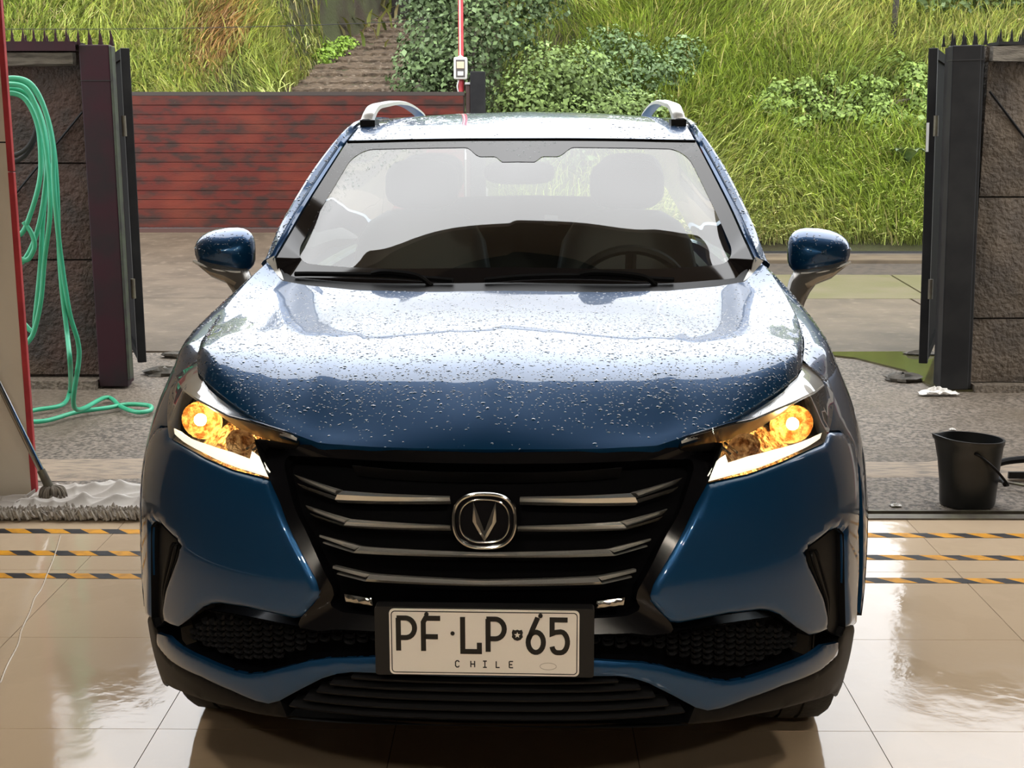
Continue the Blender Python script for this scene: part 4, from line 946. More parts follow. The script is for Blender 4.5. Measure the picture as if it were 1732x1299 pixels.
def wall_block(x0, x1, y0, y1, z0, z1, mat, parent, seed):
    r = np.random.default_rng(seed); nx, nz = max(4, int((x1-x0)/.09)), max(3, int((z1-z0)/.09))
    X, Z = np.meshgrid(np.linspace(x0, x1, nx), np.linspace(z0, z1, nz), indexing='ij')
    e = np.minimum(np.minimum(X-x0, x1-X), np.minimum(Z-z0, z1-Z)); Y = y0+.010*r.uniform(-1, 1, X.shape)+.012*(e < .01)
    V = np.stack([X, Y, Z], -1).reshape(-1, 3).tolist(); F = gridf(nx, nz); n = len(V)
    V += [(x0, y1, z0), (x1, y1, z0), (x1, y1, z1), (x0, y1, z1)]
    a, b, c_, d = 0, (nx-1)*nz, nx*nz-1, nz-1
    bot = [i*nz for i in range(nx)]; top = [i*nz+nz-1 for i in range(nx)]
    F += [tuple(bot[::-1]+[n, n+1][0:0])] if False else []
    F += [(a, n, n+3, d), (b, c_, n+2, n+1), tuple(top+[n+2, n+3]), tuple(bot[::-1]+[n, n+1])]
    return mk('block', V, F, mat, parent, smooth=40)
def spike_strip(parent, x0, x1, y, z, step, h, mat, first=True, off=0):
    k = 0; me = None; x = x0+off
    while x < x1:
        w = .0125
        v = [(-w, 0, 0), (w, 0, 0), (.0062, 0, h*.34), (.0065, 0, h*.52), (0, 0, h), (-.0065, 0, h*.52), (-.0062, 0, h*.34)]
        v = v+[(a, .004, c) for a, b, c in v]; f = [tuple(range(7)), tuple(range(13, 6, -1))]+[(i, (i+1) % 7, 7+(i+1) % 7, 7+i) for i in range(7)]
        if me is None: o = mk('spike', v, f, mat, parent, smooth=0); me = o.data
        else: o = bpy.data.objects.new('spike', me); COL.objects.link(o); o.parent = parent
        o.location = (x, y, z); x += step
def timber(parent, x0, x1, y0, z0, z1, seed):
    r = np.random.default_rng(seed); n = 24; V = []
    for i, x in enumerate(np.linspace(x0, x1, n)):
        for a, b in ((0, 0), (1, 0), (1, 1), (0, 1)): V.append((x, y0+.06*a+r.uniform(-.006, .006), z0+(z1-z0)*b+r.uniform(-.008, .008)))
    return mk('timber_beam', V, [(i*4+k, i*4+(k+1) % 4, (i+1)*4+(k+1) % 4, (i+1)*4+k) for i in range(n-1) for k in range(4)]+[(0, 1, 2, 3), tuple((n-1)*4+k for k in (3, 2, 1, 0))], M['oldwood'], parent, smooth=0)
# right
wr = struct(box('wall_outer_right', 2.66, 7.5, 7.82, 7.95, 0, 1.992, M['blockwall']))
for a, b, s_ in ((0.04, .418, 1), (.428, 1.13, 2), (1.14, 1.90, 3)): wall_block(2.66, 7.4, 7.76, 7.83, a, b, M['blockwall'], wr, s_)
box('wall_footing', 2.68, 7.5, 7.68, 7.86, -.02, .035, M['rough'], wr)
timber(wr, 2.66, 7.4, 7.70, 1.905, 1.985, 3)
box('cap_rail', 2.69, 7.5, 7.70, 7.90, 1.99, 2.008, M['blacksteel'], wr)
spike_strip(wr, 2.71, 3.6, 7.74, 2.008, .0625, .075, M['blacksteel']); spike_strip(wr, 2.71, 3.6, 7.85, 2.008, .125, .052, M['blacksteel'], off=.026)
mk('stay_rod', *tubeg([(2.67, 7.745, 1.735), (3.35, 7.745, .93)], .007, 6), M['trim_black'], wr)
pr = thing('gate_post', 'black steel gate post at the end of the right concrete wall', 'gate post', (2.575, 7.80, 0)); pr.rotation_euler = (0, -.0275, 0)
spike_strip(pr, -.08, .12, -.06, 1.99, .0625, .09, M['blacksteel']); spike_strip(pr, -.095, .12, .05, 1.99, .0625, .07, M['blacksteel'])
box('post_column', -.09, .075, -.10, -.01, .004, 1.990, M['blacksteel'], pr, bev=.006); box('post_flange', .075, .095, -.085, .10, .004, 1.988, M['blacksteel'], pr, bev=.004); box('post_band', -.091, .095, -.103, .0, 1.905, 1.912, M['trim_dark'], pr); box('post_back', -.07, .075, -.01, .10, .004, 1.985, M['blacksteel'], pr)
def leaf(nm, label, x, s, seed):
    g = thing(nm, label, 'gate', (x, 7.99, .11))
    box('stile', -.026, .026, 0, .05, 0, 1.88, M['blacksteel'], g, bev=.004)
    box('top_rail', -.02, .02, .05, 1.9, 1.82, 1.88, M['void'], g); box('bottom_rail', -.02, .02, .05, 1.9, 0, .06, M['void'], g); box('rear_stile', -.02, .02, 1.9, 1.95, 0, 1.88, M['blacksteel'], g)
    box('sheet_panel', -.004, .004, .05, 1.9, .06, 1.82, M['void'], g)
    for z in (.45, 1.42): mk('hinge', *tubeg([(-s*.03, -.01, z-.05), (-s*.03, -.01, z+.07)], .014, 10), M['steel'], g)
    return g
lr = leaf('gate_leaf', 'black steel gate leaf folded open behind the right gate post', 2.462, -1, 1)
box('reflective_strip', -.024, -.008, -.004, 0, 1.28, 1.45, pm('white_tape', (.75, .75, .72), .5), lr)
lr.rotation_euler = (0, -.0275, -.36)
# left
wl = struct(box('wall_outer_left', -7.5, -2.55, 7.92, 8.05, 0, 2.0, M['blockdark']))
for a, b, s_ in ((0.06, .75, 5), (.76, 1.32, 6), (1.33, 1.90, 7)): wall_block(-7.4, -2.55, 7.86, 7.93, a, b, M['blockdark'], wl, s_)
box('wall_footing', -7.5, -2.55, 7.74, 7.9, -.02, .04, M['rough'], wl)
timber(wl, -7.4, -2.585, 7.80, 1.885, 1.955, 8); 
box('cap_rail', -7.5, -2.56, 7.76, 7.96, 2.0, 2.015, M['maroon'], wl); box('cap_flange', -7.5, -2.55, 7.755, 7.76, 1.962, 2.002, M['maroon'], wl)
spike_strip(wl, -3.3, -2.57, 7.80, 2.015, .0625, .075, M['maroon']); spike_strip(wl, -3.3, -2.57, 7.93, 2.015, .125, .05, M['maroon'], off=.03)
mk('stay_rod', *tubeg([(-2.56, 7.84, 1.62), (-3.1, 7.84, 1.02)], .007, 6), M['trim_black'], wl)
pl = thing('gate_post', 'maroon steel gate post at the end of the left wall, beside the hose', 'gate post', (-2.45, 7.88, 0))
spike_strip(pl, -.095, .11, -.08, 1.998, .0625, .09, M['maroon']); spike_strip(pl, -.065, .11, .05, 1.998, .0625, .07, M['maroon'])
box('post_column', -.09, .082, -.10, -.02, 0, 1.998, M['maroon'], pl, bev=.006); box('post_edge', .082, .098, -.098, -.03, .04, 1.99, M['mossstrip'], pl, bev=.004); box('post_band', -.092, .084, -.103, -.09, 1.795, 1.799, M['trim_dark'], pl); box('post_back', -.09, .06, -.02, .10, 0, 1.99, M['maroon'], pl)
ll = leaf('gate_leaf', 'black steel gate leaf folded open behind the left maroon post', -2.335, 1, 2); ll.rotation_euler = (0, 0, .36)

# ------------------------------------------------------------------ wooden driveway gate across the street
M['board'] = pm('red_stained_board', (.088, .014, .009), .55, spec=.25, c2=(.035, .016, .012), scale=4.5, lo=.46, hi=.62, stretch=(1, 1, 2.2), c3=(.140, .025, .013), scale3=1.3, lo3=.48, hi3=.72, bump=(30, .3, .006))
M['boarddark'] = pm('worn_board', (.080, .016, .010), .55, spec=.25, c2=(.035, .016, .012), scale=4.5, lo=.43, hi=.60, stretch=(1, 1, 2.2), c3=(.125, .026, .013), scale3=1.3, lo3=.5, hi3=.74, bump=(30, .3, .006))
M['rail'] = pm('dark_rail', (.035, .025, .02), .6)
gt = thing('driveway_gate', 'wide red brown boarded sliding gate with a dark top rail across the street', 'gate', (0, 16.5, 0))
GX0, GX1 = -7.6, -.70
nb = 14; zb, zt = .265, 1.872; hb = (zt-zb)/nb
for k in range(nb):
    r = np.random.default_rng(k+40); z0 = zb+k*hb
    cuts = [GX0, GX1-.01]
    for a, b in zip(cuts[:-1], cuts[1:]):
        dy = r.uniform(-.006, .006)
        o = box('board', a+.003, b-.003, -.022+dy, .012, z0+.002, z0+hb-.002, M['board'] if r.uniform() < .6 else M['boarddark'], gt, bev=.004)
box('backing_frame', GX0, GX1, .012, .03, zb, zt, M['rail'], gt)
box('top_rail', GX0, GX1, -.03, .05, zt, zt+.045, M['rail'], gt); box('bottom_rail', GX0, GX1, -.03, .05, .205, .258, pm('bottom_rail', (.07, .03, .022), .6), gt)
mk('gate_wheel', *[[(p[0]-1.2, p[1], p[2]+.21) for p in latheg([(0, -.02), (.03, -.02), (.03, .02), (0, .02)], 16, 'y')[0]], latheg([(0, -.02), (.03, -.02), (.03, .02), (0, .02)], 16, 'y')[1]], M['steel'], gt)
struct(box('trim_3', -9, -.62, 16.38, 16.7, .10, .205, M['kerb'], bev=.02))
gp = thing('fence_post', 'dark square gate post at the right end of the red brown gate', 'post', (-.545, 16.55, 0))
box('post_shaft', -.085, .10, -.09, .12, 0, 2.16, M['blacksteel'], gp, bev=.01); box('post_side', -.14, -.085, -.05, .06, 0, 2.0, pm('post_brown', (.045, .02, .016), .5), gp, bev=.008)
box('post_cap', -.15, -.065, -.07, .07, 2.0, 2.03, pm('cap_grey', (.35, .34, .34), .6), gp, bev=.008)
ep = thing('conduit_pole', 'thin red pole rising above the gate with a meter box', 'pole', (-.745, 16.62, 0))
mk('pole_tube', *tubeg([(0, 0, 0), (0, 0, 2.06)], .033, 14), M['redpaint'], ep); mk('pole_tube', *tubeg([(0, 0, 2.05), (0, 0, 5.2)], .032, 14), M['redpaint'], ep); mk('pole_highlight', *tubeg([(-.008, -.036, 2.3), (-.008, -.036, 5.2)], .010, 8), pm('pole_highlight_tint', (.62, .45, .42), .4), ep)  # thin pale strip along the red tube paints its highlight
mk('meter_wire', *tubeg(spline([(-.03, -.05, 2.06), (-.045, -.06, 1.98), (-.03, -.05, 1.9)], 5), .008, 6), M['satin'], ep)
mb = thing('meter_box', 'pale grey electricity meter box mounted on the red pole', 'meter box', (-.748, 16.565, 2.065))
box('box_shell', -.083, .083, -.05, .05, 0, .265, pm('box_grey', (.62, .60, .56), .5), mb, bev=.018)
box('meter_window', -.056, .056, -.056, -.045, .025, .235, pm('meter_window', (.10, .09, .085), .2), mb, bev=.006)
box('meter_dial', -.045, .045, -.062, -.055, .13, .21, pm('meter_dial', (.62, .47, .33), .4), mb, bev=.006); box('meter_label', -.035, .035, -.061, -.055, .045, .095, pm('meter_label', (.62, .60, .58), .5), mb, bev=.003)
mk('box_cap', [(-.04, -.03, .265), (.04, -.03, .265), (.04, .03, .265), (-.04, .03, .265), (0, 0, .295)], [(0, 1, 4), (1, 2, 4), (2, 3, 4), (3, 0, 4)], bpy.data.materials['box_grey'], mb, smooth=0)

# ------------------------------------------------------------------ hillside
def sstep(a): a = np.clip(a, 0, 1); return a*a*(3-2*a)
def terr(x, y):
    x = np.asarray(x, float); y = np.asarray(y, float)
    cap = 3.95+5.4*sstep((np.abs(x-.5)-6.6)/3)
    top = lambda z: np.where(z > cap, cap+(z-cap)*.12, z)
    R = .05+.82*np.maximum(y-15.78, 0)+.10*nz2(x, y, 1.1, 11)*np.clip((y-16)/.6, 0, 1)
    Lh = 1.35+.85*(y-16.9)+.12*nz2(x, y, 1.3, 12)
    w = sstep((x+.75)/.35); Z = Lh*(1-w)+R*w
    xc = -2.27+.02*np.maximum(y-20, 0); half = np.clip(.84-.10*(y-18.2), .25, .92)
    pz = 1.72+.25*(y-17.2)
    k = sstep(1-(np.abs(x-xc)-half)/.55); k = np.where(y > 24.5, k*np.clip(1-(y-24.5)/1.5, 0, 1), k)
    return top(np.minimum(Z, Z*(1-k)+pz*k))
M['soil'] = pm('hill_soil', (0.045, 0.051, 0.015), .9, c2=(0.033, 0.021, 0.011), scale=1.6, bump=(20, .6, .03), c3=(0.060, 0.072, 0.018), scale3=.6)
def hill(name, x0, x1, y0, y1, nx, ny, m=None):
    return struct(slabmesh(name, x0, x1, y0, y1, nx, ny, terr, m or M['soil']))
hill('terrain_1', -.42, 14, 15.76, 30, 120, 120); hill('terrain_2', -16, -.42, 16.66, 30, 130, 110)
M['leafgreen'] = pm('hill_foliage', (.2, .3, .06), .55, attr='tint', spec=.16)
def blades(name, label, n, reg, h, w, pal, seed, kind='stuff', lean=(.0, -.5), dens=None, parent=None):
    r = np.random.default_rng(seed); m = n*4
    X = r.uniform(reg[0], reg[1], m); Y = r.uniform(reg[2], reg[3], m)
    if dens is not None:
        ok = r.uniform(size=m) < dens(X, Y); X, Y = X[ok], Y[ok]
    X, Y = X[:n], Y[:n]; n = len(X)
    Z = terr(X, Y)-.02
    clump = nz2(X, Y, 3.2, seed+1); patch = nz2(X, Y, .9, seed+2)
    H = h*np.exp(r.normal(0, .28, n))*(1+.35*clump); wd = w*r.uniform(.6, 1.4, n)
    az = nz2(X, Y, 2.2, seed+3)*2.4+r.normal(0, .75, n)-math.pi/2
    D = np.stack([np.cos(az)+lean[0], np.sin(az)*.8+lean[1], np.zeros(n)], 1); D /= np.linalg.norm(D, axis=1, keepdims=True)
    Sx = np.stack([-D[:, 1], D[:, 0], np.zeros(n)], 1)+.35*r.normal(size=(n, 3))*[1, 1, 0]; Sx /= np.linalg.norm(Sx, axis=1, keepdims=True)
    dr = r.uniform(.55, 1.35, n)
    V = np.zeros((n, 7, 3)); B = np.stack([X, Y, Z], 1)
    for k, (t, ww) in enumerate(((0, .8), (.4, 1.0), (.75, .7), (1.0, 0))):
        c = B+np.array([0, 0, 1])*(H*(t-.52*dr*t*t))[:, None]+D*(H*.75*dr*t*t)[:, None]
        if k < 3: V[:, 2*k] = c-Sx*(wd*ww*.5)[:, None]; V[:, 2*k+1] = c+Sx*(wd*ww*.5)[:, None]
        else: V[:, 6] = c
    F = np.array([(0, 1, 3), (0, 3, 2), (2, 3, 5), (2, 5, 4), (4, 5, 6)])[None]+(np.arange(n)*7)[:, None, None]
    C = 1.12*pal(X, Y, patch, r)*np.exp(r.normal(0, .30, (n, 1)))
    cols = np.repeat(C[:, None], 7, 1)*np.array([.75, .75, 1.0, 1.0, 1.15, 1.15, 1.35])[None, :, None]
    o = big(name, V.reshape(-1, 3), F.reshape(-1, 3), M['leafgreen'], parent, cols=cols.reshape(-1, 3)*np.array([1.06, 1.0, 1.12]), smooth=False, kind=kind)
    return o
def pal_right(X, Y, p, r):
    a = np.array([.28, .36, .075]); b = np.array([.38, .43, .135]); c = np.array([.48, .44, .20]); d = np.array([.19, .265, .065])
    t = sstep((p+.6)/1.2)[:, None]; C = a*(1-t)+b*t
    u = (r.uniform(size=len(X)) < .12+.10*(Y > 18.6))[:, None]; C = np.where(u, c, C)
    v = (r.uniform(size=len(X)) < .18)[:, None]; return np.where(v, d, C)
def pal_left(X, Y, p, r):
    C = pal_right(X, Y, p, r)
    k = (np.exp(-((X+4.15)/.42)**2-((Y-18.5)/.75)**2) > r.uniform(.15, 1.1, len(X)))[:, None]
    return np.where(k, np.array([.36, .25, .12])*np.exp(r.normal(0, .3, (len(X), 1))), C)
nettle = lambda X, Y: np.exp(-((X-4.35)/1.15)**4-((Y-17.95)/.50)**4)
bushm = lambda X, Y: np.exp(-((X+.15)/1.35)**6)*(Y < 20.5)
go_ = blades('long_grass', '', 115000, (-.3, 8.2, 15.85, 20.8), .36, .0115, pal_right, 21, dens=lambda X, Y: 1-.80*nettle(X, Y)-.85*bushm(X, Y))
tag(go_, 'long yellow green grass hanging down the slope right of the car', 'grass')
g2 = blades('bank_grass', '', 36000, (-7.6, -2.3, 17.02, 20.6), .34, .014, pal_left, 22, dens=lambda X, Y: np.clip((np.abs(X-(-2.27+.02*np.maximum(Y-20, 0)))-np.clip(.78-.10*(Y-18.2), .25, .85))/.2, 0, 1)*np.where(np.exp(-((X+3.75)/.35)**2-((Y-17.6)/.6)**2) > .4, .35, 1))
tag(g2, 'shaggy grass with a dry brown patch on the bank behind the red gate', 'grass')
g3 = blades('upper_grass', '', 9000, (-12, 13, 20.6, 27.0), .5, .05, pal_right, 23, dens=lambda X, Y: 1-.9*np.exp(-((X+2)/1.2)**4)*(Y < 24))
tag(g3, 'grass on the upper hillside above the wire and the bushes', 'grass')
def leaves(name, C, R, n, size, pal, seed, parent, shell=.55, squash=1.0):
    r = np.random.default_rng(seed); C = np.array(C, float); R = np.array(R, float)
    d = r.normal(size=(n, 3)); d /= np.linalg.norm(d, axis=1, keepdims=True)
    q = r.integers(0, len(C), n); rad = r.uniform(shell, 1.04, n)[:, None]
    P = C[q]+d*R[q]*rad*(1+.16*nz2(d[:, 0]*3+q, d[:, 2]*3+d[:, 1], 2, seed)[:, None])
    N = d*.8+np.array([0, -.25, .55])+r.normal(0, .45, (n, 3)); N /= np.linalg.norm(N, axis=1, keepdims=True)
    T = np.cross(N, r.normal(size=(n, 3))); T /= np.linalg.norm(T, axis=1, keepdims=True); T[:, 2] -= .4; T /= np.linalg.norm(T, axis=1, keepdims=True)
    B = np.cross(N, T); s = size*np.exp(r.normal(0, .3, n))[:, None]
    V = np.stack([P, P+T*s*.5+B*s*.34+N*s*.08, P+T*s, P+T*s*.5-B*s*.34+N*s*.08], 1)
    F = np.array([(0, 1, 2), (0, 2, 3)])[None]+(np.arange(n)*4)[:, None, None]
    cols = np.repeat((pal(r, n, d)*np.exp(r.normal(0, .25, (n, 1))))[:, None], 4, 1)
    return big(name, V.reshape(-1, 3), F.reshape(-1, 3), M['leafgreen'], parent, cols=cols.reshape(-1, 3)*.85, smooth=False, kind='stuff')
def bush(name, label, base, C, R, n, size, col, seed, cat='bush', var=.2):
    o = thing(name, label, cat, base)
    col = np.array(col)
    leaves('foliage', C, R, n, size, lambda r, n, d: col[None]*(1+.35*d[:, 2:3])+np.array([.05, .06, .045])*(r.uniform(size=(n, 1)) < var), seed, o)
    for k in range(3):
        c = C[k % len(C)]; mk('stem', *tubeg([(c[0]*.3+.1*k, c[1]*.3, -.15), (c[0]*.7, c[1]*.7, c[2]*.5), c], [.035, .025, .012], 6), M['oldwood'], o)
    return o
def tb_(x, y): return (x, y, float(terr(x, y)))
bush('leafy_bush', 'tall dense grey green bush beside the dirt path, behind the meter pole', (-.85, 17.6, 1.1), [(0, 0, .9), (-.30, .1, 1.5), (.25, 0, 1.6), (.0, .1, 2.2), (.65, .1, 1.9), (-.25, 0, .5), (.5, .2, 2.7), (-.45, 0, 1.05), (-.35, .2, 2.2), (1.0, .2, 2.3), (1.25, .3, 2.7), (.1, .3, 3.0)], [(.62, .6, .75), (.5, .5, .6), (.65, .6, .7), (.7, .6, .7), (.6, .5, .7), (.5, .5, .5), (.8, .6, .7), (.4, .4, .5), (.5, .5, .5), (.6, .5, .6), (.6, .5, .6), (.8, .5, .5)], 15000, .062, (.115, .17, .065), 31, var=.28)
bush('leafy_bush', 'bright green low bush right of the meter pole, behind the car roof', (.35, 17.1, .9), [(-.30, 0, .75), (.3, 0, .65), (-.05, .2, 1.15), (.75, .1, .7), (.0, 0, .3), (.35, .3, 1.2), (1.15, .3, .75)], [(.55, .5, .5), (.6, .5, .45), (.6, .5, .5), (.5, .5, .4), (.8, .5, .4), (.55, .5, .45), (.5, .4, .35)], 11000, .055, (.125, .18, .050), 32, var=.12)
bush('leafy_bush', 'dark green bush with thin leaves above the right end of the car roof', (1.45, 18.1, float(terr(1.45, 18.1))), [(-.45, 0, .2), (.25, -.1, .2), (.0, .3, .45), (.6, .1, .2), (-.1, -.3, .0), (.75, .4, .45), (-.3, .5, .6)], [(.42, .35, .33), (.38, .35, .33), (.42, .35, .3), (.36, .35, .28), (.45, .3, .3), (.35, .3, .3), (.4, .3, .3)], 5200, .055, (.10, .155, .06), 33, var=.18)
NR = np.random.default_rng(34); NC = [(float(a), float(b), float(.82*b+.16+NR.uniform(-.05, .07))) for a, b in zip(NR.uniform(-1.15, 1.15, 34), NR.uniform(-.55, .5, 34))]
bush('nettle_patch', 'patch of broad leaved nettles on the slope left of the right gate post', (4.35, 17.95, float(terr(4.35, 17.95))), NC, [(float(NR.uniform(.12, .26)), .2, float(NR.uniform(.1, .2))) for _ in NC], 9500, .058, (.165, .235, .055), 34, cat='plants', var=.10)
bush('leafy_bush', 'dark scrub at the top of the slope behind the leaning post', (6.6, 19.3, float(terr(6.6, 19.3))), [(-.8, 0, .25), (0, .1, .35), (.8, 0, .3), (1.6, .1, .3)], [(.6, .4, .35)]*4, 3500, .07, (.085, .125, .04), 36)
bush('leafy_bush', 'small lime green shrub on the left edge of the dirt path', (-2.95, 20.0, float(terr(-2.95, 20.0))-.1), [(0, 0, .1), (.1, .5, .2), (.25, 1.1, .3)], [(.24, .3, .2), (.25, .35, .22), (.25, .4, .25)], 2600, .055, (.19, .30, .04), 37, var=.05)
bush('scrub', 'dark bare scrub on the cut bank above the left edge of the dirt path', (-3.35, 20.0, float(terr(-3.6, 20.0))-.2), [(-.2, 0, .2), (.15, .5, .3), (-.45, -.6, .1), (.35, 1.2, .5), (.1, -.3, .5), (-.2, .9, .8), (.3, 1.8, .9), (-.3, .2, 1.1)], [(.38, .5, .38)]*8, 6000, .06, (.065, .055, .03), 38, var=.05)
# big leafed plant
bp_ = thing('broadleaf_plant', 'dark plant with a few very large leaves in the grass by the right gate', 'plant', (4.80, 16.72, float(terr(4.80, 16.72))+.22))
M['bigleaf'] = pm('big_leaf', (0.065, 0.104, 0.046), .35, c2=(0.163, 0.195, 0.117), scale=7)
for k in range(7):
    a = k*.95; L_ = .20+.05*(k % 3); pts = []
    for i in range(6):
        q = i/5; w = .085*math.sin(math.pi*min(1, q*.92+.06)); cx, cy_ = math.cos(a)*L_*q, math.sin(a)*L_*q-.04; cz = .16*math.sin(q*2.2)+.06
        for s_ in (-1, 0, 1): pts.append((cx-math.sin(a)*w*s_, cy_+math.cos(a)*w*s_, cz+.02*abs(s_)))
    mk('leaf', pts, gridf(6, 3), M['bigleaf'], bp_, smooth=180)
# stepped dirt path
M['dirt'] = pm('path_dirt', (.135, .100, .070), .9, spec=.1, c2=(.075, .057, .042), scale=9, bump=(30, .9, .03), c3=(.21, .17, .13), scale3=14, lo3=.58, hi3=.68)
pth = struct(box('path', -3.0, -1.4, 17.0, 17.3, 1.2, 1.70, M['dirt']))
for k in range(15):
    y = 17.2+k*.46; z = 1.755+.25*(k*.46); xc = -2.27+.02*max(y-20, 0); half = max(.35, min(1.02, .98-.10*(y-18.2))); r = np.random.default_rng(k); n = 26
    V = []
    for i, x in enumerate(np.linspace(xc-half, xc+half, n)):
        for q_, dz_ in ((-.02, -.10), (.0, .0), (.12, .022), (.25, .05), (.38, .07), (.50, .085)): V += [(x+r.uniform(-.01, .01), y+q_+r.uniform(-.03, .03), z+dz_+r.uniform(-.016, .016))]
    mk('path_step', V, gridf(n, 6), M['dirt'], pth, smooth=25)
tr_o = thing('tree_trunk', 'dark tree trunk at the top of the dirt path', 'tree', (-2.02, 23.6, 3.0))
V, F = tubeg([(0, 0, -.2), (.02, 0, .5), (-.03, .05, 1.4), (.05, .1, 3.2)], [.30, .25, .22, .15], 14); mk('trunk', V, F, pm('dark_bark', (.02, .016, .013), .9, bump=(14, 1, .03)), tr_o)
leaves('foliage', [(0, 0, 3.6), (.7, .2, 3.2), (-.7, 0, 3.3)], [(1.1, 1, .8)]*3, 2500, .1, lambda r, n, d: np.tile([[.07, .11, .035]], (n, 1)), 61, tr_o)
lp_ = thing('fence_stake', 'dark weathered stake leaning on the grass slope, top right', 'stake', (5.10, 18.75, float(terr(5.1, 18.75))-.1))
mk('stake_shaft', *tubeg([(-.015, 0, 0), (.0, 0, .55), (.05, .02, 1.7)], [.045, .042, .036], 8), pm('stake_wood', (.03, .025, .02), .9, bump=(20, .8, .01)), lp_)
ws = thing('fence_wire', 'thin wire strung across the bank above the red gate', 'wire', (0, 0, 0))
mk('wire_strand', *tubeg(spline([(-9, 17.0, 2.72), (-6.5, 17.1, 2.70), (-4, 17.2, 2.72), (-1.4, 17.4, 2.82), (-.75, 16.66, 2.9)], 8), .0045, 5), M['trim_dark'], ws)
for x, y in ((-9.0, 17.0),): mk('wire_stake', *tubeg([(x, y, 1.2), (x, y, 2.9)], .04, 8), M['oldwood'], ws)

# ------------------------------------------------------------------ things by the bay opening
# mop leaning on the jamb
M['mopcloth'] = pm('mop_strands', (.23, .20, .16), .9, c2=(.12, .10, .08), scale=30)
M['white'] = pm('white_cloth', (.62, .59, .55), .9, spec=.1, c2=(.52, .48, .44), scale=4, bump=(60, .2, .004))
mp = thing('mop', 'mop with a steel pole leaning on the cream jamb', 'mop', (-1.955, 5.30, .02))
pd = Vector((-.62, .09, 1.42)); p0 = Vector((-.012, 0, .055))
mk('mop_pole', *tubeg([p0, p0+pd], .0135, 12), M['chrome'], mp)
mk('mop_socket', *tubeg([p0-pd*.022, p0+pd*.05], [.020, .017], 12), M['steel'], mp)
ms = []
rr_ = np.random.default_rng(5)
for k in range(46):
    a = rr_.uniform(0, 2*math.pi); L_ = rr_.uniform(.03, .062); b = Vector((.0, -.0, .058)); e = Vector((math.cos(a)*L_, math.sin(a)*L_*.8, .002+rr_.uniform(0, .012))); mid = (b+e)/2+Vector((math.cos(a)*.014, math.sin(a)*.012, .016))
    ms.append(tubeg(spline([b, mid, e], 4), .0055, 5))
mk('mop_strands', *join(*ms), M['mopcloth'], mp, kind='stuff')
# shaggy mat with a crumpled white cloth over it
mt = thing('shaggy_mat', 'grey shaggy door mat lying along the threshold', 'mat', (0, 0, 0))
box('mat_base', -2.62, -1.38, 5.075, 5.24, .0, .012, M['mopcloth'], mt, bev=.004)
fs = []
M['shag'] = pm('mat_shag', (.46, .42, .365), .95, c2=(.22, .19, .16), scale=40)
for k in range(1500):
    x = rr_.uniform(-2.62, -1.38); y = 5.075+abs(rr_.normal(0, .035)); a = rr_.uniform(0, 6.28); l = rr_.uniform(.018, .036)
    b = (x, y, .012); m_ = (x+math.cos(a)*l*.5, y-.010+math.sin(a)*l*.4, .034+rr_.uniform(-.008, .012)); e = (x+math.cos(a+.8)*l, y-.022+math.sin(a)*l*.5, .006+rr_.uniform(0, .016))
    fs.append(tubeg([b, m_, e], [.005, .0055, .0045], 4, cap=False))
mk('mat_fringe', *join(*fs), M['shag'], mt, kind='stuff')
nx, ny = 190, 76; X, Y = np.meshgrid(np.linspace(-2.52, -1.36, nx), np.linspace(5.13, 5.52, ny), indexing='ij')
q = (Y-5.13)/.39
fold = lambda f, a, b, p: (1-np.abs(np.sin(Y*f+a*np.sin(X*b+p)+.7*np.sin(X*b*2.3+2*p)+.4*nz2(X, Y, 9, int(f)))))**1.6
Z = .014+(.026*fold(17, 1.6, 4.3, 0)+.018*fold(31, 2.2, 6.1, 1.3)+.012*fold(12, 5.0, 7.7, 2.1))*sstep(q/.2)*sstep((1-q)/.15)*(.5+.5*sstep((X+2.1)/.15))+.016*np.abs(nz2(X, Y, 14, 71))*sstep(q/.3)
Z = np.where(X < -2.12+.05*np.sin(Y*30), .020+.012*sstep(1-q/.4), Z); Z = np.where(Y < 5.24, Z+.006, Z)
Yd = Y+.022*np.sin(X*7.3)*q+.012*np.sin(X*17)*q; Yd = np.where(X < -2.06, 5.13+(Yd-5.13)*.56, Yd)
V = np.stack([X, Yd, Z], -1).reshape(-1, 3)
cl = mk('white_cloth', V.tolist(), gridf(nx, ny), M['white'], None, smooth=180); sol = cl.modifiers.new('s', 'SOLIDIFY'); sol.thickness = .004
tag(cl, 'crumpled white cloth spread over the grey mat under the mop', 'cloth')
